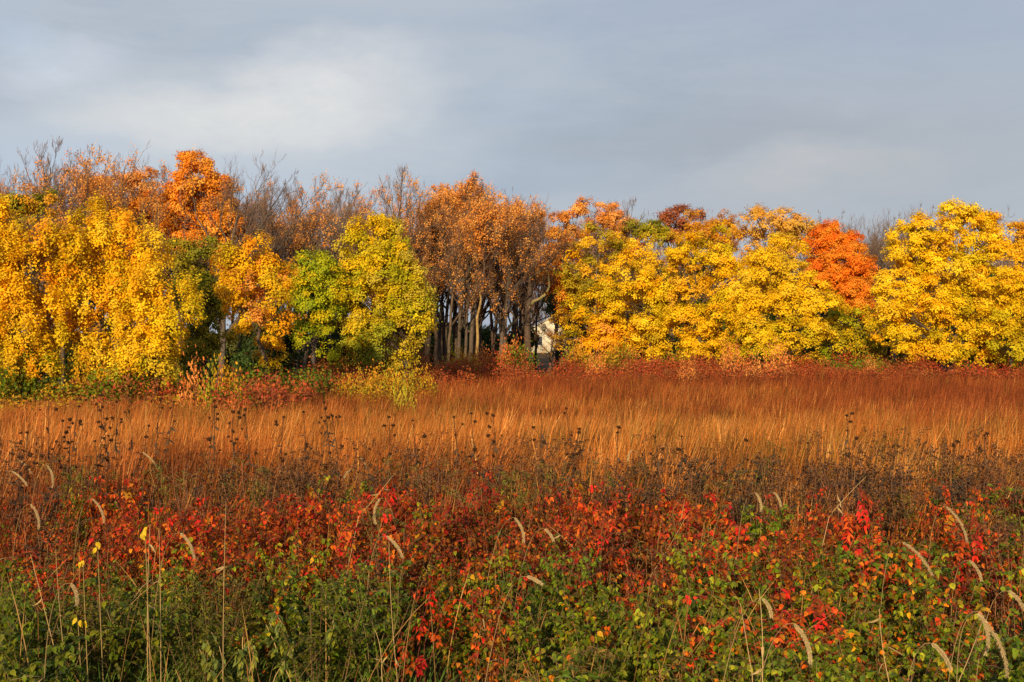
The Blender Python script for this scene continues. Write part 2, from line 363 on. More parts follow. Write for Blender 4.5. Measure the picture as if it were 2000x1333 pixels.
def bezier3(a, b, c, K):
    t = np.linspace(0, 1, K)[:, None]; return a * (1 - t) ** 2 + 2 * b * t * (1 - t) + c * t * t
def leafy_tree(name, label, cat, bx, d, lobes, pal, low=None, leaf=None, dens=1.0, sparse=0.0, group=None, subr=1.0, trunk_r=None, bark=BARK, by=None, droop=0.5, top=None, hang=0.0):
    """bx: column of the trunk foot, d: distance, lobes: (cx, cy, rx, ry, dd) as seen from the camera"""
    rs = np.random.default_rng(abs(hash_s(label)) % 99991)
    X0 = wx(bx, d); Z0 = gz(X0, d) - .1
    root = empty(name, (X0, d, Z0), label, cat, group)
    O = A(X0, d, Z0)
    sc = d / 80.0; ls = (leaf or .15) * .80 * sc ** .62; sr0 = .92 * sc ** .8 * subr
    ctr = []; rad = []
    for l in lobes:
        cx, cy, rx, ry = l[:4]; dd = l[4] if len(l) > 4 else rs.uniform(-.5, .8) * sc
        D = d + dd; ctr.append(A(wx(cx, D), D, wz(cy, D))); rad.append(A(rx / F * D, (rx + ry) / 2 / F * D * .95, ry / F * D))
    ctr = np.array(ctr); rad = np.array(rad)
    crown = MB(); subs_all = []
    zlo = (ctr[:, 2] - rad[:, 2]).min(); zhi = (ctr[:, 2] + rad[:, 2]).max()
    for i in range(len(ctr)):
        area = 4 * pi * ((rad[i, 0] * rad[i, 2] + rad[i, 0] * rad[i, 1] + rad[i, 1] * rad[i, 2]) / 3)
        ns = max(6, int(area / (sr0 * sr0) * .92 * dens))
        u = rv(ns, rs); u = u[(u[:, 1] < .25) | (rs.random(ns) < .45)]
        ns = len(u); rr = rs.uniform(.30, 1.0, (ns, 1)) ** .5
        sp = ctr[i] + u * rad[i] * rr
        sp += (vnoise(sp, 1.1 * sc + .3, 11)[:, None] - .5) * u * 1.9 * sc ** .8
        if True: k = (vnoise(sp * A(1, 1, 1 - .5 * hang), .85 * sc + .15, 21) > max(sparse, .33 + .07 * hang)) | ((rr[:, 0] < .80 - .15 * hang) & (sparse < .3)); sp = sp[k]; u = u[k]; ns = len(sp)
        if ns == 0: continue
        subs_all.append(sp[:: max(1, ns // 10)])
        srad = sr0 * rs.uniform(.42, 1.1, ns)
        tone = rs.integers(0, len(pal), ns); tm = np.array(pal)[tone]
        tm = tm * (0.88 + .24 * vnoise(sp, 1.5 * sc + .4, 31))[:, None]
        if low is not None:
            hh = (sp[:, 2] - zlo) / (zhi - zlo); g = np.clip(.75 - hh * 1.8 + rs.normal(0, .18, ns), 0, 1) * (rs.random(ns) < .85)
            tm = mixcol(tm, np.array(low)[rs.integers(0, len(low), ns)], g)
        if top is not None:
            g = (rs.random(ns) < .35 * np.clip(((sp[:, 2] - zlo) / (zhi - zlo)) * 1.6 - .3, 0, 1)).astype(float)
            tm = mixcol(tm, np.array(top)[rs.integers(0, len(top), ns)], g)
        nc = 13
        cu = nrm(rv(ns * nc, rs) + np.repeat(u, nc, 0) * .5 + A(0, 0, .45))
        cp = np.repeat(sp, nc, 0) + cu * np.repeat(srad, nc)[:, None] * A(1 - .25 * hang, 1, .52 + .75 * hang) * rs.uniform(.35, 1.1, (ns * nc, 1))
        cp[:, 2] -= droop * np.repeat(srad, nc) * (rs.random(ns * nc) ** 2) * (1 - cu[:, 2]) * .8
        nl = 26
        M = ns * nc * nl
        P = np.repeat(cp, nl, 0) + rs.normal(size=(M, 3)) * A(1, 1, .8 + .5 * hang) * ls * 1.0
        ou = np.repeat(cu, nl, 0)
        Nn = nrm(ou * 1.0 + A(0, -.15, .35) + rv(M, rs) * .55)
        T = nrm(ou * .5 + A(0, 0, -.7 * droop - .2) + rv(M, rs) * .8)
        C = np.repeat(np.repeat(tm, nc, 0) * rs.uniform(.74, 1.12, (ns * nc, 1)), nl, 0) * rs.uniform(.90, 1.08, (M, 1))
        leaves4(crown, P, T, Nn, ls * rs.uniform(.7, 1.25, M), ls * rs.uniform(.34, .5, M), C, .14)
    for b in crown.v: b -= O.astype(np.float32)
    # wood
    tr = MB(); br = MB()
    tgt = ctr[:, :].copy(); zc = np.average(ctr[:, 2]); top_p = ctr[np.argmax(ctr[:, 2])] - O
    H = top_p[2]; r0 = trunk_r or max(.09, H * .019)
    K = 9; mid = A(top_p[0] * .15, top_p[1] * .2, H * .55)
    path = bezier3(A(0, 0, 0), mid, top_p * A(1, 1, .97), K); path[1:-1, :2] += rs.normal(0, .012 * H, (K - 2, 2))
    tt = np.linspace(0, 1, K); R = r0 * (1 - .85 * tt) + r0 * .5 * np.exp(-tt * 14)
    tubes(tr, path[None], R[None], [bark], 8)
    Ps = []; Rs = []
    for i in range(len(ctr)):
        c = ctr[i] - O
        t0 = min(.85, max(.22, (c[2] - np.hypot(c[0], c[1]) * .6) / H * .8)); a = np.array([np.interp(t0, tt, path[:, k]) for k in range(3)])
        m = (a + c) / 2 + A(0, 0, -.08 * np.linalg.norm(c - a)); m[:2] += rs.normal(0, .05 * H, 2)
        Ps.append(bezier3(a, m, c, 6)); rr = r0 * (1 - t0) * .62; Rs.append(np.linspace(rr, rr * .3, 6))
        if i < len(subs_all):
            for s_ in subs_all[i]:
                s_ = s_ - O; a2 = Ps[-1 if len(Ps) else 0][3] if False else bezier3(a, m, c, 6)[rs.integers(2, 6)]
                m2 = (a2 + s_) / 2 + rs.normal(0, .1, 3) * sc; Ps.append(bezier3(a2, m2, s_, 6)); Rs.append(np.linspace(rr * .32, .012 * sc + .004, 6))
    tubes(br, np.array(Ps), np.array(Rs), np.repeat([bark * .9], len(Ps), 0), 5)
    tr.build('trunk', M_bark, root, True); br.build('branches', M_bark, root, True); crown.build('crown', M_leaf, root)
    return root
def hash_s(s):
    h = 5381
    for ch in s: h = (h * 33 + ord(ch)) & 0x7fffffff
    return h

def skeleton(seed, H, spread=.30, split=.32, lean=.10, levels=4, nb=(9, 7, 6, 4), up=.30):
    """bare tree: returns list per level of (P (n,K,3), R (n,K)) and tips"""
    rs = np.random.default_rng(seed); lev = []
    K = 8; t = np.linspace(0, 1, K)
    x = lean * H * t ** 2 + rs.normal(0, .008 * H, K).cumsum() * .6; y = rs.normal(0, .008 * H, K).cumsum() * .6
    P = np.stack([x - x[0], y - y[0], t * H * .93], -1)[None]; r0 = H * .0135 * rs.uniform(.85, 1.2)
    R = (r0 * (1 - t * .86) + r0 * .45 * np.exp(-t * 16))[None]
    lev.append((P, R)); cur = (P, R)
    lens = np.array([H * .86])
    for L_ in range(levels):
        n = len(cur[0]); m = nb[L_]; K2 = [7, 6, 5, 4, 4][L_]
        pi_ = np.repeat(np.arange(n), m)
        s_ = rs.uniform(split if L_ == 0 else .18, .98, n * m)
        if L_ == 0: s_ = np.sort(s_)
        kk = cur[0].shape[1]; f = s_ * (kk - 1); i0 = np.minimum(f.astype(int), kk - 2); fr = (f - i0)[:, None]
        st = cur[0][pi_, i0] * (1 - fr) + cur[0][pi_, i0 + 1] * fr
        rr = cur[1][pi_, i0] * (1 - fr[:, 0]) + cur[1][pi_, i0 + 1] * fr[:, 0]
        pd = nrm(cur[0][pi_, i0 + 1] - cur[0][pi_, i0])
        side = nrm(np.cross(pd, rv(n * m, rs)))
        if L_ == 0:
            an = np.arange(m) * 2.4 + rs.uniform(0, 6) + rs.normal(0, .3, m); side = np.stack([np.cos(an), np.sin(an), np.zeros(m)], -1)
        ang = rs.uniform(.40, .95, n * m) if L_ > 0 else rs.uniform(.45, .85, n * m)
        dr = nrm(pd * np.cos(ang)[:, None] + side * np.sin(ang)[:, None])
        pl = lens[pi_]
        ln = pl * (rs.uniform(.42, .68, n * m) if L_ else rs.uniform(.8, 1.15, m) * (spread + .30 * (1 - s_))) * (1.05 - .45 * s_ if L_ else 1)
        t2 = np.linspace(0, 1, K2)
        upv = A(lean * .9, 0, up + .12 * L_)
        Pn = st[:, None] + dr[:, None] * (ln[:, None] * t2[None])[..., None] + upv * (ln[:, None] * t2[None] ** 2)[..., None]
        Pn[:, 1:] += (rs.normal(size=(n * m, K2 - 1, 3)).cumsum(1)) * (ln * .035)[:, None, None]
        r1 = np.minimum(rr * (.75 if L_ < 2 else .6), (.030 if L_ < 2 else .02) * ln + .003)
        r1 = np.maximum(r1, .010)
        Rn = r1[:, None] * (1 - .72 * t2[None])
        lev.append((Pn, Rn)); cur = (Pn, Rn); lens = ln
    zmax = cur[0][..., 2].max(); f_ = H / zmax
    return [(P * f_, R) for P, R in lev]
def bare_mesh(seed, H, leafpal=None, leafd=0.0, leaf=.17, bark=BARK, twc=A(.21, .135, .10), leafzone=(0, 1), **kw):
    lev = skeleton(seed, H, **kw); rs = np.random.default_rng(seed + 5)
    tr = MB(); br = MB(); fo = MB()
    tubes(tr, lev[0][0], lev[0][1], np.repeat([bark], 1, 0), 8)
    for i, (P, R) in enumerate(lev[1:]):
        n = len(P)
        if i < 1: tubes(tr, P, R, np.repeat([bark], n, 0), 6)
        else: tubes(br, P, R, mixcol(bark, twc, np.full(n, (0, .15, .45, 1, 1)[i])) * rs.uniform(.8, 1.2, (n, 1)), 4 if i < 2 else 3)
    if leafd > 0:
        P = lev[-1][0]; n = len(P); k = rs.random(n) < np.clip(leafd * (0.35 + 1.5 * (vnoise(P[:, -1], H * .06, 3) - .25)), 0, 1)
        zf = P[:, -1, 2] / H; k &= (zf > leafzone[0]) & (zf < leafzone[1])
        tips = P[k][:, 1:].reshape(-1, 3); m = len(tips); nl = 4
        tc_ = np.repeat(np.array(leafpal)[rs.integers(0, len(leafpal), k.sum())] * rs.uniform(.8, 1.15, (k.sum(), 1)), (P.shape[1] - 1) * nl, 0)
        Q = np.repeat(tips, nl, 0) + rs.normal(size=(m * nl, 3)) * leaf * .9
        leaves4(fo, Q, nrm(rv(len(Q), rs) + A(.4, 0, -.7)), nrm(rv(len(Q), rs) + A(0, -.3, .3)), leaf * rs.uniform(.6, 1.2, len(Q)), leaf * rs.uniform(.3, .45, len(Q)), tc_ * rs.uniform(.8, 1.15, (len(Q), 1)))
    return tr, br, fo
BARES = {}
def bare_proto(key, **kw):
    tr, br, fo = bare_mesh(**kw)
    BARES[key] = (tr.mesh('trunk', M_bark, True), br.mesh('branches', M_twig, True), fo.mesh('foliage', M_leaf) if fo.n else None, kw['H'])
def place_bare(key, label, px, top, d, group, rz=None, name='bare_tree', wide=1.0, cat='tree'):
    tm, bm, fm, H = BARES[key]
    X = wx(px, d); z = gz(X, d) - .1; h = wz(top, d) - z; s_ = h / H
    o = empty(name, (X, d, z), label, cat, group, 0.0); o.scale = (s_ * wide, s_ * wide, s_)
    # copies turn only a little so that every crown still leans with the wind
    o.rotation_euler = (0, 0, (rz if rz is not None else random.choice((0, 0, .6, -.6, 1.0, -1.0))))
    for nm, me in (('trunk', tm), ('branches', bm), ('foliage', fm)):
        if me is not None: link(bpy.data.objects.new(nm, me), o)
    return o
bare_proto('grey_a', bark=A(.12, .095, .08), seed=101, H=16, spread=.24, split=.34, lean=.05, up=.30)
bare_proto('grey_b', bark=A(.12, .095, .08), seed=102, H=16, spread=.30, split=.28, lean=.08, up=.22)
bare_proto('grey_c', bark=A(.12, .095, .08), seed=103, H=16, spread=.18, split=.40, lean=.03, up=.36)
bare_proto('few_a', seed=104, H=16, spread=.28, split=.32, lean=.07, up=.25, leafpal=CPR, leafd=.22, leaf=.13)
bare_proto('few_b', seed=105, H=16, spread=.24, split=.36, lean=.05, up=.28, leafpal=CPR, leafd=.30, leaf=.13)
bare_proto('cop_a', seed=106, H=16, spread=.22, split=.28, lean=.05, up=.36, leafpal=CPR, leafd=.42, leaf=.11)
bare_proto('cop_b', seed=107, H=16, spread=.25, split=.25, lean=.04, up=.32, leafpal=[c * 1.04 for c in CPR], leafd=.50, leaf=.11, leafzone=(.3, .93))
bare_proto('slim', seed=108, H=16, spread=.12, split=.40, lean=.02, up=.45, nb=(9, 6, 5, 3))

G_L = 'bare trees rising behind the left yellow trees'
for i, (k, px, top, d, lab) in enumerate((
    ('grey_b', 15, 305, 60, 'bare grey tree at the far left edge above the amber crown'),
    ('slim', 82, 262, 62, 'slender bare tree whose twigs reach highest at the left'),
    ('few_a', 120, 290, 58, 'rusty tinged bare tree just right of the slender leftmost spire'),
    ('few_b', 165, 282, 60, 'thin topped bare tree with brown leaves over the left yellow crowns'),
    ('cop_a', 225, 278, 57, 'wide brown orange tree left of the tall bright orange one'),
    ('few_a', 265, 290, 60, 'half bare tree touching the left side of the tall orange tree'),
    ('grey_a', 300, 300, 64, 'bare tree peeping out right behind the tall orange crown on its left'),
    ('grey_b', 425, 288, 58, 'bare grey tree rising right behind the tall orange crown on its right'),
    ('grey_a', 470, 300, 60, 'second bare grey tree to the right of the tall orange crown'),
    ('grey_c', 510, 330, 64, 'narrow bare tree above the amber tree with the hanging crown'),
    ('few_a', 535, 335, 62, 'bare tree with a few rusty leaves above the hanging amber crown'),
    ('few_b', 575, 350, 66, 'small rusty bare tree between amber crown and green crown'),
    ('grey_b', 605, 345, 70, 'bare round headed tree over the green tree left of centre'),
    ('slim', 640, 362, 78, 'left one of two thin bare poles in the gap over the green tree'),
    ('slim', 672, 362, 80, 'right one of two thin bare poles in the gap over the green tree'))):
    place_bare(k, lab, px, top, d, G_L)
G_C = 'copper and bare trees of the central wood'
for i, (k, px, top, d, lab, wd) in enumerate((
    ('few_a', 725, 338, 84, 'bare many twigged tree standing over the green yellow tree', 1.0),
    ('slim', 768, 318, 86, 'tall thin spire of twigs left of the central copper wood', 1.0),
    ('cop_a', 790, 372, 82, 'copper leaved tree right beside the green yellow crown', .8),
    ('few_b', 832, 368, 84, 'dark trunked tree at the left end of the copper wood', 1.0),
    ('few_a', 868, 360, 86, 'copper topped tree with a forked dark trunk', 1.0),
    ('grey_b', 898, 352, 90, 'bare topped tree, highest of the central copper wood', 1.0),
    ('cop_a', 925, 368, 88, 'broad copper tree just left of the yellow barked trunk', 1.0),
    ('cop_b', 968, 366, 86, 'dense copper crown in the middle of the wood', 1.0),
    ('few_b', 1000, 362, 90, 'thin copper tree behind the dense copper crown', 1.0),
    ('cop_a', 1022, 378, 85, 'right end copper tree leaning over the sky gap', .85),
    ('few_b', 905, 400, 80, 'short copper leaved tree among the dark trunks', .9),
    ('few_a', 985, 400, 80, 'low orange brown tree beneath the dense copper crown', 1.0),
    ('few_b', 850, 430, 92, 'inner tree with thin rusty twigs left in the wood', 1.0),
    ('grey_a', 1088, 405, 100, 'small bare tree to the right of the sky gap', .8),
    ('cop_a', 1155, 395, 92, 'orange topped tree over the loose yellow tree right of the gap', .8),
    ('grey_c', 1120, 408, 94, 'thin bare tree left of the orange top beyond the gap', .8),
    ('slim', 1185, 385, 96, 'straight bare spire to the right of the orange top', 1.0),
    ('slim', 1218, 382, 94, 'straight bare spire standing free above the yellow trees', 1.0))):
    place_bare(k, lab, px, top, d, G_C, wide=wd)
G_R = 'bare trees behind the right yellow trees'
for (k, px, top, d, lab) in (
    ('few_b', 1385, 408, 100, 'bare twigs rising behind the golden round tree top'),
    ('few_a', 1300, 415, 98, 'maroon tinted thin tree behind the first big yellow tree'),
    ('grey_b', 1590, 420, 105, 'bare tree just left of the red orange crown top'),
    ('grey_a', 1690, 415, 104, 'left tree of the bare group in the gap beside the red orange crown'),
    ('grey_c', 1725, 418, 100, 'middle thin tree of the bare group in the gap'),
    ('grey_b', 1770, 398, 98, 'highest bare tree of the group before the big yellow tree'),
    ('grey_a', 1805, 408, 102, 'bare tree half hidden behind the left shoulder of the big yellow tree'),
    ('grey_b', 1975, 398, 100, 'bare twigs above the right edge of the big yellow tree')):
    place_bare(k, lab, px, top, d, G_R)
# deeper rows of the wood
keys = ['grey_a', 'grey_b', 'few_a', 'few_b', 'cop_a', 'grey_c']
rr = random.Random(5)
px = -160
while px < 2160:
    d = rr.uniform(96, 135) if px > 620 else rr.uniform(72, 100)
    top = np.interp(px, [-200, 300, 600, 850, 1030, 1060, 1100, 1200, 2200], [350, 345, 400, 410, 420, 520, 520, 450, 445]) + rr.uniform(0, 40)
    if not 1030 < px < 1110:
        place_bare(rr.choice(keys), 'bare tree deep in the wood behind the ' + land(px), px, top, d, 'trees deep in the wood')
    px += rr.uniform(22, 44)

fr_x = [-60, 0, 90, 200, 300, 420, 470, 520, 600, 660, 720, 780, 820, 900, 1000, 1040, 1075, 1110, 1150, 1220, 1270]
fr_y = [310, 315, 290, 290, 310, 305, 312, 340, 360, 372, 352, 345, 382, 368, 376, 400, 470, 425, 408, 405, 440]
px = -60
while px < 1270:
    if not 1048 < px < 1100:
        d = rr.uniform(64, 76) if px < 560 else (rr.uniform(78, 96) if px < 1040 else rr.uniform(98, 108))
        place_bare(rr.choice(['grey_a', 'grey_b', 'few_a', 'few_b', 'few_a', 'grey_c']), 'slim bare tree above the ' + land(px), px, float(np.interp(px, fr_x, fr_y)) + rr.uniform(-8, 50), d, 'slim bare trees of the twig fringe', wide=rr.uniform(.75, 1.0))
    px += rr.uniform(20, 42)
# hand placed dark trunks of the central wood, each a thin tree with its own foot
def trunk_tree(label, pts, d, r, bark, pal, seed, leafd=.6, name='woodland_tree'):
    """pts: (px,py) path of the trunk; crown of branching limbs from its upper part"""
    X0 = wx(pts[0][0], d); Z0 = gz(X0, d) - .1; O = A(X0, d, Z0)
    root = empty(name, tuple(O), label, 'tree', 'dark trunks of the central wood')
    P = np.array([[wx(a, d), d, wz(b, d)] for a, b in pts]); P[0, 2] = Z0; P -= O
    t = np.linspace(0, 1, len(P)); tt = np.linspace(0, 1, 12); Q = np.stack([np.interp(tt, t, P[:, k]) for k in range(3)], -1)
    Q[1:, :2] += np.random.default_rng(seed).normal(0, .03, (11, 2))
    r = r * .52; R = r * (1 - .6 * tt) + r * .4 * np.exp(-tt * 12)
    tr = MB(); tubes(tr, Q[None], R[None], [bark], 9); tr.build('trunk', M_bark, root, True)
    kw = dict(seed=seed, H=4.6 + (seed % 3) * .5, spread=.34, split=.1, lean=.08, up=.4, leafpal=pal, leafd=leafd, leaf=.115)
    a, b, f = bare_mesh(bark=DK, **kw)
    off = Q[-1] - A(0, 0, .3)
    mb = MB()
    for src in (a, b):
        for v, c in zip(src.v, src.c): mb.v.append(v * A(1, 1, 1).astype(np.float32) + off.astype(np.float32)); mb.c.append(c)
        for q in src.q: mb.q.append(q + mb.n)
        mb.n += src.n
    mb.build('branches', M_twig, root, True)
    if f.n:
        for v in f.v: v += off.astype(np.float32)
        f.build('foliage', M_leaf, root)
DK = A(.095, .065, .048)
for spec in (
    ('dark straight trunk at the left end of the copper wood', [(853, 690), (850, 600), (848, 500)], 84, .30, DK, 201),
    ('dark trunk with a fork to the right near the left end of the wood', [(866, 690), (864, 600), (868, 500)], 86, .24, DK, 202),
    ('dark trunk leaning right in the left part of the wood', [(872, 690), (882, 600), (898, 500)], 82, .22, A(.12, .085, .06), 203),
    ('stoutest dark trunk left of the yellow barked one', [(888, 690), (890, 600), (884, 480)], 88, .40, DK, 204),
    ('dark trunk curving up beside the yellow barked trunk', [(914, 690), (922, 630), (932, 570), (930, 530)], 80, .30, A(.10, .075, .055), 205),
    ('short dark trunk right of the yellow barked one', [(966, 690), (962, 640), (955, 580), (962, 500)], 90, .28, DK, 207),
    ('straight trunk behind the low orange brown tree', [(1008, 690), (1008, 600), (1006, 530)], 92, .34, A(.12, .085, .065), 208),
    ('dark trunk at the left rim of the sky gap', [(1029, 690), (1027, 620), (1022, 560), (1018, 540)], 84, .22, DK, 209),
    ('thin trunk in the gap left of the copper wood', [(835, 690), (838, 610), (836, 520)], 96, .20, DK, 210)):
    trunk_tree(spec[0], spec[1], spec[2], spec[3], spec[4], CPR, spec[5], leafd=.35)
trunk_tree('tree with a sunlit yellow bark trunk in the copper wood', [(929, 692), (932, 650), (933, 615), (940, 590), (937, 575), (942, 560)], 78, .19, A(.32, .21, .08), CPR, 206, leafd=.5, name='yellow_barked_tree')
# the long bent limb over the gap
def bent_tree():
    d = 82; X0 = wx(1031, d); Z0 = gz(X0, d); O = A(X0, d, Z0)
    root = empty('bent_limb_tree', tuple(O), 'tree whose long bent limb reaches right across the sky gap', 'tree')
    tr = MB()
    def path(pts, K=14):
        P = np.array([[wx(a, d), d + c, wz(b, d)] for a, b, c in pts]) - O; t = np.linspace(0, 1, len(P)); tt = np.linspace(0, 1, K)
        return np.stack([np.interp(tt, t, P[:, k]) for k in range(3)], -1)
    tubes(tr, path([(1031, 700, 0), (1030, 640, 0), (1031, 605, 0), (1036, 560, .3), (1030, 500, .5)])[None], np.linspace(.24, .12, 14)[None], [DK], 8)
    tubes(tr, path([(1031, 605, 0), (1040, 590, 0), (1056, 583, -.2), (1068, 572, -.3), (1073, 558, -.4), (1070, 535, -.4)])[None], np.linspace(.13, .05, 14)[None], [A(.22, .18, .08)], 7)
    tubes(tr, path([(1034, 545, 0), (1052, 532, 0), (1066, 524, .2), (1085, 528, .3), (1100, 520, .3)])[None], np.linspace(.10, .03, 14)[None], [A(.14, .11, .06)], 6)
    tr.build('trunk', M_bark, root, True)
    lev = skeleton(77, 4.5, spread=.4, split=.1, levels=3); mb = MB()
    for tgt in ((1070, 535), (1030, 500), (1100, 520), (1058, 585)):
        off = A(wx(tgt[0], d), d, wz(tgt[1], d)) - O
        for P, R in lev: tubes(mb, P * .7 + off, R * .6, np.repeat([DK], len(P), 0), 3)
    mb.build('branches', M_twig, root)
bent_tree()

T = leafy_tree
KW = dict(group=None)
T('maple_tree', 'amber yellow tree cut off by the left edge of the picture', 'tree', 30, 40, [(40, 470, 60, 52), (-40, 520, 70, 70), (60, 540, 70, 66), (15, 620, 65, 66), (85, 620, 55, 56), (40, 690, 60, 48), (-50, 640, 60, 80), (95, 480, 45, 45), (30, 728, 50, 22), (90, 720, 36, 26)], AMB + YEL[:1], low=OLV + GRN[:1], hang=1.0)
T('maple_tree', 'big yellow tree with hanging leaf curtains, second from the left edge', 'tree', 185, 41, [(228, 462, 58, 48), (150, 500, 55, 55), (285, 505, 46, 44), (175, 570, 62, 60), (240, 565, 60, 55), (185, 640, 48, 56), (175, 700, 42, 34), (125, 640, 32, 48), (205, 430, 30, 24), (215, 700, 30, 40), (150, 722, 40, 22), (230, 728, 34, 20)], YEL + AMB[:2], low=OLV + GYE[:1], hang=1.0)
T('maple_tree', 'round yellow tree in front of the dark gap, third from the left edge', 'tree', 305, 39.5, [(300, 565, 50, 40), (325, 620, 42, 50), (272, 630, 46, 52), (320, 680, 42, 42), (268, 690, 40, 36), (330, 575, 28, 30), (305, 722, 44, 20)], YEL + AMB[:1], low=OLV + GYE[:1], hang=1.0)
T('oak_tree', 'tall bright orange tree towering over the left yellow trees', 'tree', 345, 59, [(372, 310, 36, 20), (366, 340, 46, 28), (335, 375, 44, 34), (400, 380, 46, 32), (340, 430, 58, 38), (415, 420, 46, 30), (468, 395, 24, 14), (455, 430, 26, 14), (310, 410, 36, 34), (370, 470, 50, 26), (352, 560, 14, 22), (440, 440, 44, 30), (430, 378, 30, 24), (325, 445, 40, 36)], ORG, dens=1.1, subr=.66, sparse=.38, trunk_r=.2, bark=A(.10, .06, .045), leaf=.15)
T('oak_tree', 'brown orange crown filling in left of the tall orange tree', 'tree', 215, 61, [(215, 385, 60, 34), (150, 415, 55, 30), (265, 370, 45, 40), (255, 430, 55, 28)], CPR, dens=.7, sparse=.42, subr=.8, leaf=.14)
T('olive_tree', 'olive gold crown behind the amber tree at the left edge', 'tree', 45, 50, [(30, 405, 55, 32), (75, 400, 38, 26), (-30, 420, 50, 40)], OLV + GLD[:1], dens=.9)
T('understory_tree', 'shaded olive tree between the yellow crowns and the hanging amber crown', 'tree', 405, 49, [(400, 505, 50, 40), (385, 565, 46, 50), (425, 600, 36, 46), (415, 650, 40, 36), (395, 690, 36, 22), (365, 560, 22, 70)], [A(.26, .24, .015), A(.36, .28, .018), A(.20, .20, .015)], dens=.8, sparse=.25, subr=.85)  # leaf palette darkened: the shade on this crown is put into its colour
T('maple_tree', 'amber orange tree whose crown hangs over a dark hollow', 'tree', 520, 46, [(480, 508, 52, 32), (530, 525, 34, 38), (450, 550, 40, 42), (515, 575, 46, 42), (470, 590, 40, 28), (520, 620, 36, 20), (518, 665, 18, 28), (548, 560, 16, 26)], AMB + GLD[:1] + [A(.85, .36, .06)], sparse=.2, hang=.4)
T('ash_tree', 'green tree with a drooping crown left of the green yellow one', 'tree', 592, 57, [(620, 515, 46, 34), (600, 570, 34, 44), (645, 560, 42, 50), (612, 625, 38, 42), (645, 620, 28, 30), (618, 668, 18, 16)], GRN + GYE[:1], dens=1.0, sparse=.15, hang=.25)
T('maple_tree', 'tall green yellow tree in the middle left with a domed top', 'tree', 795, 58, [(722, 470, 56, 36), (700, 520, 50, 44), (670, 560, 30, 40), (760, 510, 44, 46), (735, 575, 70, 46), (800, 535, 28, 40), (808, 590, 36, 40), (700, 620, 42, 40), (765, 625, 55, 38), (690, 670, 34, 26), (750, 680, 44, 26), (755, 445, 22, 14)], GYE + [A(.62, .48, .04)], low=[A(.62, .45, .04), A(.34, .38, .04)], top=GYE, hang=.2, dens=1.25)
T('ash_tree', 'orange leaved tree at the right rim of the sky gap', 'tree', 1106, 84, [(1100, 480, 32, 28), (1085, 520, 22, 28), (1112, 545, 30, 40), (1100, 585, 22, 20), (1090, 460, 26, 14)], ORG + [A(.80, .36, .06)], dens=.9, sparse=.3, leaf=.16)
T('oak_tree', 'open orange treetop with bare twigs behind the loose yellow tree', 'tree', 1150, 90, [(1150, 412, 34, 18), (1112, 432, 26, 18), (1188, 424, 28, 18), (1150, 445, 50, 18)], ORG[:1] + CPR, dens=.95, sparse=.42, subr=.66, leaf=.13)
T('oak_tree', 'rust coloured open treetop left of the green brown one', 'tree', 1225, 95, [(1222, 440, 28, 22), (1235, 465, 30, 18)], CPR + MAR[:1], dens=.9, sparse=.44, subr=.66, leaf=.13)
T('maple_tree', 'loose yellow tree right of the sky gap with twigs showing through', 'tree', 1165, 82, [(1165, 490, 46, 34), (1210, 500, 34, 34), (1150, 540, 46, 40), (1205, 560, 42, 40), (1165, 600, 50, 34), (1125, 610, 28, 26), (1110, 650, 26, 18)], YEL[:2] + OLV[:2] + GLD[2:], dens=.85, sparse=.33, bark=BARKG)
T('maple_tree', 'low orange bush like tree at the foot of the loose yellow tree', 'small tree', 1185, 79, [(1180, 640, 44, 28), (1200, 665, 40, 28), (1160, 672, 32, 22)], AMB[:2] + ORG[2:], dens=1.0)
T('maple_tree', 'green brown treetop left behind the first big yellow tree', 'tree', 1262, 94, [(1262, 436, 30, 22), (1285, 455, 34, 26)], OLV + GRN[:1], dens=.9)
T('oak_tree', 'maroon treetops between the green brown and the golden one', 'tree', 1318, 96, [(1300, 430, 32, 20), (1338, 436, 30, 18), (1310, 460, 40, 20)], MAR + CPR[:1], dens=.9, sparse=.34, subr=.8)
T('maple_tree', 'golden round treetop behind the big yellow trees right of centre', 'tree', 1400, 92, [(1395, 440, 40, 22), (1428, 456, 28, 26), (1375, 465, 44, 24)], GLD, dens=1.0)
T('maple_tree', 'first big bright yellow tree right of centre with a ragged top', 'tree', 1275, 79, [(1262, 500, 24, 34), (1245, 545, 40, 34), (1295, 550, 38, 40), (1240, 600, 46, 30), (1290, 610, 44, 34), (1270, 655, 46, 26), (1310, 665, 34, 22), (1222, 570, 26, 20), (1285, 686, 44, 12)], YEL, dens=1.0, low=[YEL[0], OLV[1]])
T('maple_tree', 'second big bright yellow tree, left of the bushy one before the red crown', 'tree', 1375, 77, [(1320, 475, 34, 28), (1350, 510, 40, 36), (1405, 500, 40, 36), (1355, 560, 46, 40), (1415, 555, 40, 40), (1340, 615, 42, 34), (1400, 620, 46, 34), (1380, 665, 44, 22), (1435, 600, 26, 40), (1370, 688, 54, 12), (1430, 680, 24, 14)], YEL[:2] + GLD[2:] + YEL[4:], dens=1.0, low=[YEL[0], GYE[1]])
T('maple_tree', 'yellow treetop standing behind, left of the red orange crown', 'tree', 1520, 90, [(1515, 438, 52, 24), (1485, 450, 32, 22), (1540, 460, 40, 26), (1500, 480, 50, 26)], [A(.80, .42, .05), A(.84, .50, .08)], dens=1.0)
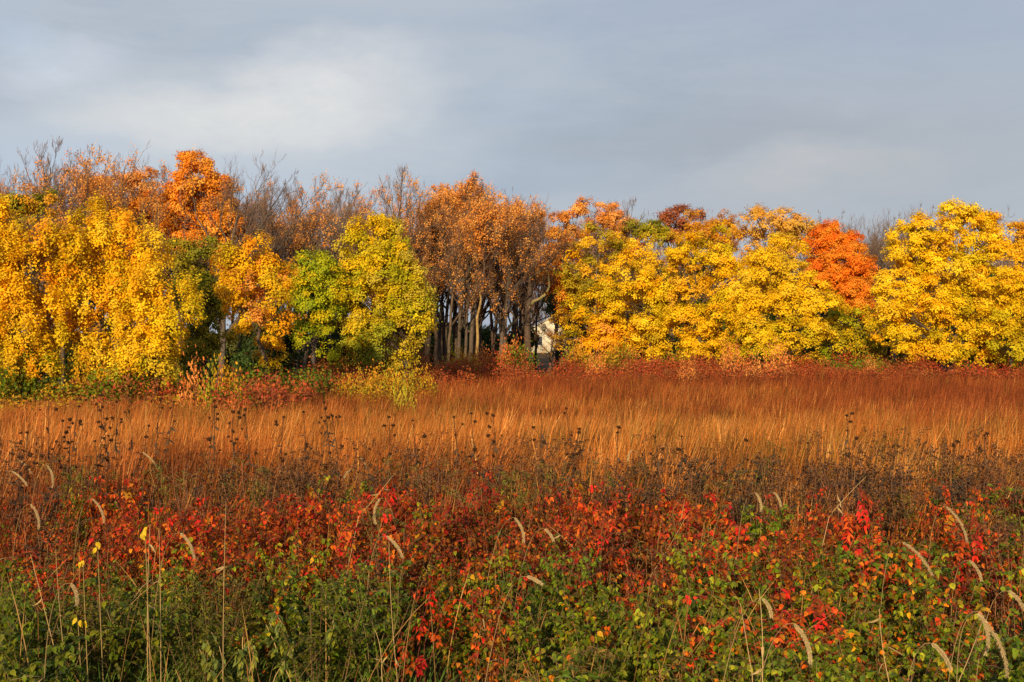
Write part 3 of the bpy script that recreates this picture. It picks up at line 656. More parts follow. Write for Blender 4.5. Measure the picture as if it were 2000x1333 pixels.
T('maple_tree', 'bushy yellow tree directly left of the red orange crown', 'tree', 1525, 74, [(1520, 500, 46, 28), (1490, 540, 44, 40), (1550, 545, 46, 40), (1520, 590, 56, 40), (1580, 595, 42, 36), (1470, 610, 36, 40), (1540, 645, 52, 32), (1490, 655, 38, 28), (1590, 635, 32, 24), (1450, 585, 20, 40), (1500, 684, 46, 14), (1560, 682, 34, 12)], [YEL[2], YEL[3], YEL[0]], low=GYE, dens=1.05)
T('maple_tree', 'red orange tree between the yellow crowns at the right', 'tree', 1648, 80, [(1618, 465, 38, 26), (1600, 505, 34, 34), (1650, 500, 44, 34), (1690, 530, 26, 34), (1635, 550, 46, 32), (1685, 570, 28, 26), (1625, 455, 18, 16), (1695, 600, 20, 14), (1655, 470, 28, 20), (1590, 545, 22, 26), (1665, 590, 30, 18)], RED + [ORG[0]], dens=1.2, subr=.75, leaf=.135)
T('ash_tree', 'green yellow low tree beneath the red orange crown', 'small tree', 1640, 75.5, [(1640, 630, 40, 30), (1672, 640, 28, 24), (1610, 662, 38, 24), (1655, 672, 46, 20), (1700, 680, 40, 16)], GYE + GRN[:1] + OLV, dens=.95)
T('maple_tree', 'biggest yellow tree, a wide dome near the right edge', 'tree', 1850, 72, [(1870, 425, 56, 30), (1920, 425, 34, 26), (1820, 460, 52, 34), (1905, 470, 60, 40), (1780, 500, 46, 32), (1850, 520, 66, 44), (1925, 530, 50, 44), (1760, 550, 44, 36), (1820, 580, 60, 44), (1900, 590, 58, 42), (1745, 590, 34, 30), (1790, 640, 52, 36), (1860, 645, 56, 38), (1930, 620, 34, 30), (1765, 675, 22, 16), (1820, 685, 44, 16), (1900, 684, 50, 18), (1855, 692, 34, 12, -1.6), (1730, 625, 20, 30), (1770, 470, 14, 10), (1795, 452, 14, 10)], YEL, dens=1.0)
T('ash_tree', 'yellow green tree at the lower right edge of the picture', 'tree', 1975, 70, [(1960, 560, 34, 40), (1990, 610, 44, 46), (1950, 640, 34, 36), (1985, 670, 40, 24), (2030, 560, 50, 60)], YEL[:2] + GYE[:2], dens=.95, low=GRN)
T('maple_tree', 'orange gold tree cut off by the right edge of the picture', 'tree', 2010, 76, [(1985, 460, 30, 34), (2010, 500, 40, 40), (2070, 470, 60, 50)], GLD + AMB[:1], dens=.9)
# outside the frame but casting its shade and seen from a step to the side
T('maple_tree', 'yellow tree beyond the left edge of the picture', 'tree', -150, 41, [(-150, 500, 60, 60), (-120, 580, 60, 60), (-180, 620, 60, 60)], AMB, dens=.6)
T('maple_tree', 'yellow tree beyond the right edge of the picture', 'tree', 2140, 74, [(2130, 500, 50, 60), (2120, 600, 60, 60)], YEL, dens=.6)

# dark evergreen by the gap, seen small
T('pine_tree', 'small dark evergreen in the sky gap above the white house', 'tree', 1088, 104, [(1084, 592, 16, 9), (1090, 605, 10, 12), (1078, 595, 8, 6)], DGR, dens=1.2, leaf=.12, subr=.6)

# shaded understory trees behind the trunks: four kinds copied along the back of the wood
protos = []
for k in range(4):
    rs = np.random.default_rng(300 + k)
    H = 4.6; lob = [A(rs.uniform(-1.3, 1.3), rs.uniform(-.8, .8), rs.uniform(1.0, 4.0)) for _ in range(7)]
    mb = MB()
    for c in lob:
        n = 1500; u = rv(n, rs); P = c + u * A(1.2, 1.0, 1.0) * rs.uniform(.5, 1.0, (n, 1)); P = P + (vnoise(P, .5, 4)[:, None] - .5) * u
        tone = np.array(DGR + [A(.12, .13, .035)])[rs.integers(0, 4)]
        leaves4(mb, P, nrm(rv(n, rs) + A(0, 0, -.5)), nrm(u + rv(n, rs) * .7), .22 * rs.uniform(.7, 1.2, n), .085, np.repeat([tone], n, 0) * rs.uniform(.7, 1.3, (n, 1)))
    tb = MB(); Ps = [bezier3(A(0, 0, -.1), A(rs.normal(0, .2), 0, 1.2), c, 6) for c in lob]
    tubes(tb, np.array(Ps), np.repeat([np.linspace(.09, .02, 6)], len(Ps), 0), np.repeat([DK], len(Ps), 0), 5)
    protos.append((tb.mesh('trunk', M_bark, True), mb.mesh('crown', M_leaf)))
px = -150; i = 0
while px < 2160:
    base_d = 60 if px < 560 else (78 if px < 700 else 100)
    for rowi in range(2):
        d = base_d + rowi * 7 + rr.uniform(-2, 3); p2 = px + rr.uniform(-10, 10)
        if 1012 < p2 < 1128: continue
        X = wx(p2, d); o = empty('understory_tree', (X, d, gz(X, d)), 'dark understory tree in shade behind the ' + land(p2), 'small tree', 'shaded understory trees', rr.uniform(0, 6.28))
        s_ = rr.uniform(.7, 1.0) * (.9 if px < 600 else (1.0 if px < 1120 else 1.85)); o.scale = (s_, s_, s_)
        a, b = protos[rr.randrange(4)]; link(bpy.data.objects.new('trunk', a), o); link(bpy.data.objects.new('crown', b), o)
    px += np.interp(px, [500, 700], [75, 46]) * rr.uniform(.8, 1.2)

# ---------------------------------------------------------------- white house beyond the gap
def box(mb, x0, x1, y0, y1, z0, z1, c):
    v = [(x, y, z) for x in (x0, x1) for y in (y0, y1) for z in (z0, z1)]
    mb.add(v, [c], q=[(0, 1, 3, 2), (4, 6, 7, 5), (0, 4, 5, 1), (2, 3, 7, 6), (0, 2, 6, 4), (1, 5, 7, 3)])
def house():
    d = 205; X = wx(1080, d); z = gz(X, d)
    root = empty('white_house', (X, d, z), 'cream white farmhouse seen through the gap in the trees', 'house', None, radians(-8)); root.scale = (1.1, 1.1, 1.25)
    c = A(.60, .54, .42); mb = MB(); box(mb, -3.0, 3.0, -2.5, 2.5, 0, 3.0, c)
    mb.add([(-3, -2.5, 3), (3, -2.5, 3), (0, -2.5, 4.4), (-3, 2.5, 3), (3, 2.5, 3), (0, 2.5, 4.4)], [c], t=[(0, 1, 2), (3, 5, 4)])
    mb.build('wall', M_wall, root)
    rf = MB()
    for s_ in (-1, 1):
        v = [(s_ * 3.25, -2.8, 2.9), (0, -2.8, 4.43), (0, 2.8, 4.43), (s_ * 3.25, 2.8, 2.9)]
        v2 = [(a, b, c_ + .12) for a, b, c_ in v]
        rf.add(v + v2, [A(.52, .48, .42)], q=[(0, 1, 2, 3), (4, 7, 6, 5), (0, 3, 7, 4), (0, 4, 5, 1), (2, 6, 7, 3)])
    rf.build('roof', M_wall, root)
    for wxx in (-1.7, 1.5):
        f = MB(); 
        for bx in ((-.5, .5, .9, .98), (-.5, .5, 2.02, 2.1), (-.5, -.42, .98, 2.02), (.42, .5, .98, 2.02)): box(f, wxx + bx[0], wxx + bx[1], -2.56, -2.502, bx[2], bx[3], A(.7, .68, .62))
        fo = f.build('window', M_wall, root); g = MB(); box(g, wxx - .418, wxx + .418, -2.52, -2.504, .982, 2.018, A(.05, .06, .08)); g.build('pane', M_wall, fo)
house()

for k, px, top, d_, lab in (('grey_a', 1098, 588, 92, 'low bare tree before the right part of the farmhouse'), ('few_a', 1074, 612, 87, 'lowest bare tree before the middle of the farmhouse')):
    place_bare(k, lab, px, top, d_, 'low trees before the farmhouse', wide=1.9)
for px in range(1575, 1860, 24):
    place_bare(rr.choice(['grey_a', 'grey_b', 'grey_c']), 'thin grey tree behind the ' + land(px), px, 412 + rr.uniform(-8, 22) - (px > 1700) * 8, rr.uniform(90, 97), 'thin grey trees at the right', wide=.9)
for k, px, top in (('grey_a', 1040, 560), ('grey_b', 1062, 548), ('grey_c', 1082, 566), ('grey_b', 1104, 555), ('few_a', 1022, 560), ('grey_a', 1125, 560)):
    place_bare(k, 'far bare tree beyond the white farmhouse', px, top, 226 + px % 9, 'far bare trees beyond the farmhouse')
# ---------------------------------------------------------------- shrubs at the wood's edge
def shrub_mesh(seed, r, h, pal, leaf, n_cl=46, n_lf=26, upright=.3, dens=1.0):
    rs = np.random.default_rng(seed); mb = MB(); st = MB()
    Ps = []
    ns = int(n_cl * dens); a = rs.uniform(0, 2 * pi, ns); q = rs.random(ns) ** .5; zz = rs.uniform(.25, 1.0, ns) * np.sqrt(1 - .55 * q ** 2)
    cp = np.stack([np.cos(a) * q * r, np.sin(a) * q * r, zz * h], -1)
    for c in cp: Ps.append(bezier3(A(c[0] * .15, c[1] * .15, -.05), A(c[0] * .5, c[1] * .5, c[2] * .6), c, 5))
    tubes(st, np.array(Ps), np.repeat([np.linspace(.010, .004, 5) * (leaf / .05)], ns, 0), np.repeat([A(.12, .07, .05)], ns, 0), 3)
    cc = np.array(pal)[rs.integers(0, len(pal), ns)] * rs.uniform(.8, 1.15, (ns, 1))
    M_ = ns * n_lf; P = np.repeat(cp, n_lf, 0) + rs.normal(size=(M_, 3)) * A(1, 1, 1 + upright * 2) * r * .14
    P[:, 2] = np.maximum(P[:, 2], .03)
    leaves4(mb, P, nrm(rv(M_, rs) + A(.1, 0, .9 * upright)), nrm(rv(M_, rs) + A(0, -.2, .35)), leaf * rs.uniform(.7, 1.3, M_), leaf * rs.uniform(.32, .45, M_), np.repeat(cc, n_lf, 0) * rs.uniform(.72, 1.2, (M_, 1)))
    return st.mesh('branches', M_twig), mb.mesh('foliage', M_leaf)
def place_pair(pair, name, label, cat, X, d, s_, group=None, rz=None):
    o = empty(name, (X, d, gz(X, d) - .02), label, cat, group, rr.uniform(0, 6.28) if rz is None else rz); o.scale = s_ if hasattr(s_, '__len__') else (s_, s_, s_)
    link(bpy.data.objects.new('branches', pair[0]), o); link(bpy.data.objects.new('foliage', pair[1]), o)
    return o
SR = [A(.50, .075, .025), A(.42, .06, .03), A(.58, .14, .03), A(.30, .075, .03)]
SB = [A(.36, .12, .035), A(.42, .14, .04), A(.28, .095, .03)]
SG = [A(.13, .20, .016), A(.20, .25, .016), A(.08, .13, .014), A(.26, .22, .02)]
PINK = [A(.80, .30, .07), A(.74, .22, .05), A(.84, .38, .10)]
edge = {'red': [shrub_mesh(400 + k, 1.0, 1.55, SR + SB[:1], .10, 60, 24) for k in range(3)],
        'brown': [shrub_mesh(410 + k, 1.0, 1.5, SB + SR[:1], .09, 60, 24) for k in range(3)],
        'green': [shrub_mesh(420 + k, 1.0, 1.5, SG, .10, 60, 26) for k in range(3)],
        'gold': [shrub_mesh(430 + k, 1.0, 1.5, [A(.56, .34, .02), A(.62, .30, .02), A(.34, .32, .02), A(.50, .22, .02)], .10, 60, 26) for k in range(2)],
        'pink': [shrub_mesh(440 + k, .9, 1.5, PINK, .10, 40, 20, upright=.35) for k in range(3)]}
names = {'red': ('dogwood_shrub', 'red leaved low shrub in the band along the wood edge', 'red shrubs along the wood edge'),
         'brown': ('brown_shrub', 'russet brown low shrub in the band along the wood edge', 'russet shrubs along the wood edge'),
         'green': ('green_shrub', 'green low shrub in the band along the wood edge', 'green shrubs along the wood edge')}
names['gold'] = ('gold_shrub', 'golden low shrub in the', 'golden shrubs along the wood edge')
def band(n, px0, px1, d_in, d_out, weights, smin=.7, smax=1.1, row='front'):
    for _ in range(n):
        p = rr.uniform(px0, px1); e = float(edge_d(p))
        if 1030 < p < 1105 and row in ('back', 'middle'): continue
        d = e + rr.uniform(d_in, d_out); X = wx(p, d)
        k = rr.choices(list(weights), list(weights.values()))[0]; nm, lb, gp = names[k]; lb = lb.split(' in the')[0] + ', %s row, below the ' % row + land(p)
        place_pair(rr.choice(edge[k]), nm, lb, 'shrub', X, d, (rr.uniform(.8, 1.3), rr.uniform(.8, 1.3), rr.uniform(smin, smax)), gp)
band(60, 640, 2120, -9, -3, {'red': 6, 'brown': 4}, .75, .95, 'front')
band(75, 640, 2120, -3, 2, {'red': 5, 'brown': 3, 'green': 1}, .85, 1.15, 'middle')
band(46, 640, 2120, 1, 4, {'green': 3, 'red': 2, 'brown': 3, 'gold': 2}, 1.1, 1.6, 'back')
band(20, -80, 380, -2.0, -.2, {'green': 3, 'brown': 3, 'red': 2, 'gold': 2}, .5, .95, 'front')
band(30, -80, 400, 1.6, 4.5, {'green': 4, 'brown': 2, 'gold': 3}, .8, 1.4, 'back')
band(16, 360, 560, -1, 2.5, {'green': 4, 'brown': 2}, .7, 1.1, 'middle')
band(32, 450, 700, -8, 0, {'red': 5, 'brown': 3, 'green': 1}, .8, 1.15, 'front')
band(22, 450, 720, 0, 4, {'green': 3, 'brown': 3}, .9, 1.4, 'back')
for (p, y, d, k, s_, lab) in (
    (384, 722, 36.5, 'pink', .75, 'salmon orange bush in front of the round yellow tree'),
    (1010, 677, 73, 'pink', .95, 'salmon orange sapling before the dark trunks'),
    (985, 690, 72, 'pink', .6, 'little salmon sapling left of the taller salmon one'),
    (940, 688, 72, 'pink', .7, 'salmon sapling at the foot of the yellow barked trunk'),
    (1165, 700, 68, 'pink', .8, 'salmon sapling below the low orange bush like tree'),
    (1342, 712, 64, 'pink', .75, 'salmon sapling in the red shrubs below the first big yellow trees'),
    (1430, 680, 68, 'pink', .95, 'salmon sapling between the two big yellow trees'),
    (1468, 706, 66, 'pink', .8, 'yellowish salmon sapling left of the tallest salmon sapling'),
    (1518, 682, 67, 'pink', 1.25, 'tallest salmon sapling in front of the bushy yellow tree'),
    (1700, 712, 66, 'pink', .5, 'tiny salmon sapling right of the green yellow low tree'),
    (435, 738, 35.5, 'gold', .62, 'round yellow green bush beside the salmon orange bush'),
    (685, 760, 47, 'gold', .62, 'left end bush of the golden thicket in the meadow'),
    (715, 756, 48, 'gold', .75, 'second bush from the left of the golden thicket'),
    (748, 750, 48, 'gold', .8, 'middle bush of the golden thicket in the meadow'),
    (785, 748, 48, 'gold', .8, 'second bush from the right of the golden thicket'),
    (818, 750, 48, 'gold', .65, 'right end bush of the golden thicket in the meadow'),
    (742, 768, 45, 'gold', .7, 'front bush of the golden thicket in the meadow')):
    X = wx(p, d); g = gz(X, d); hh = max(.5, wz(y - (10 if k == 'pink' else 22), d) - g); kh = 1.5
    place_pair(edge[k][hash_s(lab) % len(edge[k])], 'salmon_sapling' if k == 'pink' else 'bush', lab, 'sapling' if k == 'pink' else 'bush', X, d, (s_ * (.72 if k == 'pink' else 1), s_ * (.72 if k == 'pink' else 1), hh / kh))
lowb = shrub_mesh(450, .8, 1.0, [A(.60, .46, .04), A(.38, .38, .03)], .10, 44, 22, upright=.6)
X = wx(788, 38); place_pair(lowb, 'bush', 'low pale yellow green bush standing alone in the copper grass', 'bush', X, 38, (.45, .45, (wz(763, 38) - gz(X, 38)) / 1.0))

# ---------------------------------------------------------------- near plants
def herb(seed, h, nst, spread, leaf, pal, wr=.34, from_=.35, ndens=40, droop=.35, side=True, l8=True, stemc=A(.16, .09, .05), down=.2, compound=False, r=.0035, pfun=None):
    """bushy herb: several stems with side twigs and leaves held along them"""
    rs = np.random.default_rng(seed); st = MB(); fo = MB(); axes = []
    for s_ in range(nst):
        a = rs.uniform(0, 2 * pi); b = rs.uniform(0, spread * .25); hh = h * rs.uniform(.75, 1.0); k = rs.uniform(.3, 1.0) * spread
        P = bezier3(A(cos(a) * b, sin(a) * b, -.05), A(cos(a) * (b + k * .25), sin(a) * (b + k * .25), hh * .55), A(cos(a) * (b + k), sin(a) * (b + k), hh), 8)
        P[1:-1] += rs.normal(0, .008, (6, 3)); axes.append(P); tubes(st, P[None], np.linspace(r, r * .45, 8)[None], [stemc * rs.uniform(.7, 1.3)], 5)
    tw = []
    if side:
        for P in list(axes):
            for j in range(7):
                t = rs.uniform(from_, .95); p = np.array([np.interp(t, np.linspace(0, 1, 8), P[:, i]) for i in range(3)]); a = rs.uniform(0, 2 * pi); ln = rs.uniform(.10, .24) * (1.25 - t * .6) * h
                e = p + A(cos(a) * ln * .8, sin(a) * ln * .8, ln * .45); Q = bezier3(p, (p + e) / 2 + A(0, 0, .03), e, 5); tw.append(Q)
        if tw: tubes(st, np.array(tw), np.repeat([np.linspace(r * .5, r * .25, 5)], len(tw), 0), np.repeat([stemc], len(tw), 0), 3)
    Pp = []; Dd = []; Cc = []
    def along(Q, n, t0):
        K = len(Q); t = rs.uniform(t0, 1.0, n); f = t * (K - 1); i0 = np.minimum(f.astype(int), K - 2); fr = (f - i0)[:, None]
        p = Q[i0] * (1 - fr) + Q[i0 + 1] * fr; ax = nrm(Q[i0 + 1] - Q[i0]); o = nrm(np.cross(ax, rv(n, rs))); return p, nrm(o + ax * .35)
    for P in axes:
        p, dd = along(P, ndens, from_); Pp.append(p); Dd.append(dd)
    for Q in tw:
        p, dd = along(Q, max(4, ndens // 5), .1); Pp.append(p); Dd.append(dd)
    P = np.concatenate(Pp); D = np.concatenate(Dd); n = len(P); zf = P[:, 2] / h
    C = np.array(pal)[rs.integers(0, len(pal), n)] if pfun is None else pfun(zf, rs, n)
    C = C * rs.uniform(.5, 1.2, (n, 1)) * rs.uniform(.55, 1.1) * np.array([rs.uniform(.85, 1.2), 1, rs.uniform(.8, 1.2)])
    leaf = leaf * rs.uniform(.72, 1.22); wr = wr * rs.uniform(.8, 1.2)
    if compound:
        m = 7; P0 = np.repeat(P, m, 0); D0 = np.repeat(nrm(D + A(0, 0, -down)), m, 0); i = np.tile(np.arange(m), n); t = (np.ceil(i / 2) / 3.0)
        ax = D0 * t[:, None] * leaf * 2.2; ax[:, 2] -= (t ** 2) * leaf * .9
        sd = nrm(np.cross(D0, A(0, 0, 1))) * np.where(i % 2 == 0, 1, -1)[:, None]; sd[i == m - 1] = D0[i == m - 1]
        Tn = nrm(sd + D0 * .5 + A(0, 0, -.5)); Nn = nrm(A(0, 0, 1) + rv(len(P0), rs) * .45 + D0 * .5)
        leaves8(fo, P0 + ax, Tn, Nn, leaf * rs.uniform(.8, 1.15, len(P0)), leaf * wr * .8, np.repeat(C, m, 0) * rs.uniform(.85, 1.1, (len(P0), 1)), droop)
    else:
        Tn = nrm(D + A(0, 0, -down) + rv(n, rs) * .3); Nn = nrm(A(0, -.15, 1) * .8 + D * .5 + rv(n, rs) * .5)
        f = leaves8 if l8 else (lambda mb, a, b, c, d_, e, g, _dr: leaves4(mb, a, b, c, d_, e, g, .1))
        f(fo, P, Tn, Nn, leaf * rs.uniform(.65, 1.25, n), leaf * wr * rs.uniform(.8, 1.15, n), C, droop)
    return st.mesh('stems', M_twig), fo.mesh('foliage', M_near)
def pf_red(zf, rs, n):
    hi = np.array([A(.64, .03, .012), A(.72, .07, .010), A(.50, .02, .018), A(.70, .13, .012), A(.34, .06, .015)])[rs.integers(0, 5, n)]
    lo = np.array([A(.66, .21, .010), A(.34, .17, .015), A(.16, .18, .012), A(.18, .065, .018), A(.68, .30, .012)])[rs.integers(0, 5, n)]
    return mixcol(hi, lo, np.clip(1.25 - zf * 1.1 + rs.normal(0, .38, n), 0, 1))
def pf_mix(zf, rs, n):
    a = np.array([A(.16, .24, .010), A(.22, .30, .012), A(.30, .32, .012), A(.11, .18, .010), A(.24, .19, .012)])[rs.integers(0, 5, n)]
    b = np.array([A(.72, .24, .010), A(.66, .13, .010), A(.62, .34, .012), A(.34, .11, .012)])[rs.integers(0, 4, n)]
    return np.where((rs.random(n) < .20)[:, None], b, a)
GR1 = [A(.15, .24, .010), A(.21, .30, .012), A(.31, .35, .015), A(.10, .17, .010), A(.20, .22, .015)]
GR2 = [A(.17, .21, .035), A(.22, .25, .045), A(.13, .17, .03), A(.30, .30, .025)]
BRN = [A(.15, .07, .03), A(.22, .11, .04), A(.09, .045, .022), A(.28, .13, .04)]
near = {
 'red': [herb(500 + k, 1.08, 7, .30, .037, None, .32, .28, 44, .35, pfun=pf_red, stemc=A(.16, .06, .035), down=.55) for k in range(9)],
 'sumac': [herb(510 + k, 1.12, 4, .24, .046, None, .36, .45, 9, .4, pfun=lambda z, r_, n: pf_red(z + .5, r_, n), compound=True, down=.5, side=False, stemc=A(.2, .06, .04)) for k in range(3)],
 'mix': [herb(520 + k, 1.0, 7, .30, .036, None, .38, .28, 46, .3, pfun=pf_mix, down=.3) for k in range(9)],
 'green': [herb(530 + k, 1.0, 8, .28, .035, GR1, .33, .26, 52, .3, down=.3, stemc=A(.18, .13, .06)) for k in range(9)],
 'lance': [herb(540 + k, .92, 10, .26, .046, GR2, .28, .60, 44, .6, down=.9, side=False, stemc=A(.48, .32, .14), r=.0045) for k in range(3)],
 'fine': [herb(550 + k, .95, 9, .26, .034, [A(.15, .20, .016), A(.20, .24, .018), A(.27, .25, .02)], .15, .22, 70, .2, l8=False, down=-.2) for k in range(3)],
 'dried': [herb(560 + k, 1.12, 8, .24, .026, BRN, .35, .32, 52, .2, l8=False, down=-.1, stemc=A(.24, .12, .06)) for k in range(6)],
 'smoky': [herb(570 + k, 1.0, 7, .22, .022, [A(.055, .05, .042), A(.10, .08, .05), A(.14, .09, .045)], .6, .70, 44, .2, l8=False, down=0, stemc=A(.16, .10, .06)) for k in range(2)],
 'olive': [herb(580 + k, 1.05, 8, .22, .036, [A(.22, .19, .03), A(.32, .20, .04), A(.14, .15, .02)], .2, .25, 44, .3, l8=False, down=.2, stemc=A(.30, .17, .06)) for k in range(4)],
}
kinds = {
 'red': ('red_leaved_shrub', 'low shrub with crimson and orange leaves in the red band of the meadow front', 'shrub', 'crimson shrubs across the front'),
 'mix': ('turning_shrub', 'green shrub with scattered orange leaves among the front weeds', 'shrub', 'half turned shrubs at the front'),
 'green': ('leafy_weed', 'leafy green weed in the foremost band of plants', 'plant', 'green weeds at the front'),
 'lance': ('nodding_leaf_plant', 'plant with drooping grey green leaves over pale bare stems', 'plant', 'drooping grey green plants at the front'),
 'fine': ('goldenrod', 'fine leaved feathery green plant among the front weeds', 'plant', 'feathery green plants at the front'),
 'dried': ('dried_goldenrod', 'dried brown plant between the red shrubs and the copper grass', 'dried plant', 'dried brown plants behind the red band'),
 'smoky': ('dried_mint', 'dried plant with blue grey heads at the front edge of the copper grass', 'dried plant', 'smoky dried plants before the grass'),
 'olive': ('fading_weed', 'fading olive brown weed behind the red band', 'plant', 'fading weeds behind the red band'),
}
short = {'red': 'crimson and orange low shrub', 'mix': 'green shrub with scattered orange leaves', 'green': 'leafy olive green weed', 'lance': 'plant with drooping grey green leaves', 'fine': 'feathery fine leaved green plant', 'dried': 'dried brown twiggy plant', 'smoky': 'dried plant with blue grey heads', 'olive': 'fading olive brown weed'}
def scatter(n, px0, px1, d0, d1, weights, h0=.9, h1=1.12, wfun=None, hf=None, row='front'):
    """jittered rows so that the plants cover the strip evenly"""
    W = max(1, int(round(math.sqrt(n * ((px1 - px0) / F * (d0 + d1) / 2) / (d1 - d0))))); Hn = max(1, int(round(n / W)))
    for i in range(W):
        for j in range(Hn):
            p = px0 + (px1 - px0) * (i + rr.random()) / W; d = d0 + (d1 - d0) * (j + rr.random()) / Hn
            wt = dict(weights) if wfun is None else wfun(p, d)
            k = rr.choices(list(wt), list(wt.values()))[0]
            if k == 'none': continue
            X = wx(p, d); nm, lb, ct, gp = kinds[k]; lb = short[k] + ' in the %s row, ' % row + front(p); s_ = rr.uniform(h0 - .08, h1) * (.9 + .2 * float(vnoise(A([X, d, 0]), .9, 12)[0]))
            o = empty(nm, (X, d, gz(X, d) - .02), lb, ct, gp, rr.uniform(0, 6.28)); ws = rr.uniform(.9, 1.2); o.scale = (ws, ws, s_)
            a, b = rr.choice(near[k]); link(bpy.data.objects.new('stems', a), o); link(bpy.data.objects.new('foliage', b), o)
def wf_front(p, d):
    if p < 90: return {'green': 5, 'fine': 2, 'mix': .5}
    if p < 440: return {'green': 1, 'fine': 1, 'none': 9}
    if p < 1000: return {'none': 1}
    return {'mix': 2, 'green': 4, 'lance': .5}
def wf_2(p, d):
    if p < 440: return {'green': 4, 'fine': 4, 'mix': 1, 'none': 1.5, 'olive': .5}
    if p < 720: return {'lance': 4, 'green': 5, 'fine': 1.5, 'none': .4, 'mix': .6}
    if p < 1000: return {'mix': 4, 'green': 3, 'lance': .5, 'fine': .8, 'red': .8, 'olive': .5, 'none': .4}
    if p < 1400: return {'green': 5, 'mix': 4, 'red': 1, 'olive': .5, 'fine': .8, 'none': .4}
    return {'mix': 7, 'green': 3, 'red': 2, 'olive': .5, 'none': .4}
def wf_red(p, d):
    n = float(vnoise(A([p / 90.0, d, 0]), 1.3, 8)[0])
    if d < 8.7: return {'red': 5 + 4 * n, 'mix': 3, 'green': 2 if p > 300 else 4, 'fine': 1, 'dried': .7}
    return {'red': 13 if n > .42 else 4, 'mix': 1.6, 'olive': 1.6, 'fine': 1.2, 'dried': 2.6, 'green': 1.2}
scatter(16, -60, 1050, 6.2, 7.0, None, .90, 1.08, wf_front, row='foremost')
scatter(44, -60, 1050, 7.0, 8.3, None, .92, 1.08, wf_2, row='second')
scatter(30, 1050, 2080, 5.3, 6.5, None, .82, .98, lambda p, d: {'mix': 5, 'green': 4, 'olive': 1, 'red': .7, 'none': 1.2} if p > 1400 else {'green': 5, 'mix': 3, 'olive': 1, 'none': 1.5, 'fine': 1}, row='foremost')
scatter(30, 1050, 2080, 6.5, 8.0, None, .90, 1.08, wf_2, row='second')
scatter(86, -60, 2080, 8.0, 9.6, None, .90, 1.08, wf_red, row='third')
scatter(86, -60, 2080, 9.6, 11.2, None, .90, 1.10, wf_red, row='fourth')
scatter(170, -60, 2080, 10.8, 13.0, None, .92, 1.20, lambda p, d: {'dried': 7, 'olive': 3, 'smoky': 3, 'red': 2.5 if d < 11.4 else 0, 'fine': .5}, row='brown back')
scatter(130, -60, 2080, 13.0, 16.5, None, .88, 1.12, lambda p, d: {'dried': 5, 'olive': 2, 'smoky': 2, 'none': 0 if p > 700 else 3}, row='rearmost')
# shrubs that stand out
for (p, y, d, lab) in (
    (870, 925, 9.6, 'bright scarlet sumac standing above the red band left of centre'),
    (920, 895, 10.6, 'small dark red sumac sprout behind the scarlet one left of centre'),
    (1145, 935, 9.8, 'red sumac sprout just right of the two feathery green plants'),
    (1330, 955, 9.8, 'red sumac sprout right of centre with grass behind'),
    (1690, 935, 9.0, 'arching red sumac shoot standing highest at the right'),
    (1850, 985, 8.4, 'crimson sumac beside the large pale foxtail at the right'),
    (1960, 1000, 8.2, 'orange red sumac close to the right edge'),
    (1230, 1000, 9.0, 'scarlet sumac right of centre low in the red band'),
    (985, 960, 9.6, 'orange red sumac in the middle of the red band'),
    (735, 925, 10.0, 'dark red sumac with purple tinted top left of centre'),
    (570, 945, 9.8, 'red sumac left of centre under the seed stalks'),
    (212, 945, 10.0, 'scarlet sumac above the red band near the left edge'),
    (430, 960, 9.6, 'crimson sumac between the left stems'),
    (1660, 1150, 6.9, 'orange red sumac spray in the green weeds at the lower right'),
    (800, 1130, 7.4, 'orange leaved sumac spray in the lower middle')):
    X = wx(p, d); g = gz(X, d); s_ = (wz(y, d) - g) / 1.1
    o = empty('sumac_shrub', (X, d, g), lab, 'shrub', None, rr.uniform(0, 6.28)); o.scale = (.9, .9, s_)
    a, b = near['sumac'][hash_s(lab) % 3]; link(bpy.data.objects.new('stems', a), o); link(bpy.data.objects.new('foliage', b), o)
for (p, y, d, lab) in ((985, 905, 10.8, 'left of two feathery green plants standing in the dried band at centre'), (1048, 905, 10.4, 'right of two feathery green plants standing in the dried band at centre'), (150, 895, 10.8, 'feathery green plant in the dried band near the left edge'), (400, 1130, 7.2, 'dense feathery green plant in the lower left')):
    X = wx(p, d); g = gz(X, d); o = empty('goldenrod', (X, d, g), lab, 'plant', None, rr.uniform(0, 6.28)); o.scale = (.7, .7, (wz(y, d) - g) / .95)
    a, b = near['fine'][hash_s(lab) % 3]; link(bpy.data.objects.new('stems', a), o); link(bpy.data.objects.new('foliage', b), o)

# ---------------------------------------------------------------- dark seed stalks (cup plants) standing above the grass
def ball(mb, c, r, col, rs, flat=.6):
    u = np.linspace(0, pi, 5)[1:-1]; v = np.arange(7) / 7 * 2 * pi
    pts = [A(0, 0, 1)] + [A(sin(a) * cos(b), sin(a) * sin(b), cos(a)) for a in u for b in v] + [A(0, 0, -1)]
    P = np.array(pts) * r * (1 + rs.normal(0, .16, (len(pts), 1))) * A(1, 1, flat) + c
    q = []; t = []
    for k in range(7): t.append((0, 1 + k, 1 + (k + 1) % 7)); t.append((22, 15 + (k + 1) % 7, 15 + k))
    for j in range(2):
        for k in range(7): q.append((1 + j * 7 + k, 8 + j * 7 + k, 8 + j * 7 + (k + 1) % 7, 1 + j * 7 + (k + 1) % 7))
    mb.add(P, [col], q=q, t=t)
    n = 14; uu = rv(n, rs) * A(1, 1, .7); leaves4(mb, c + uu * r * .8, uu, rv(n, rs), r * .8, r * .16, np.repeat([col * 1.3], n, 0))
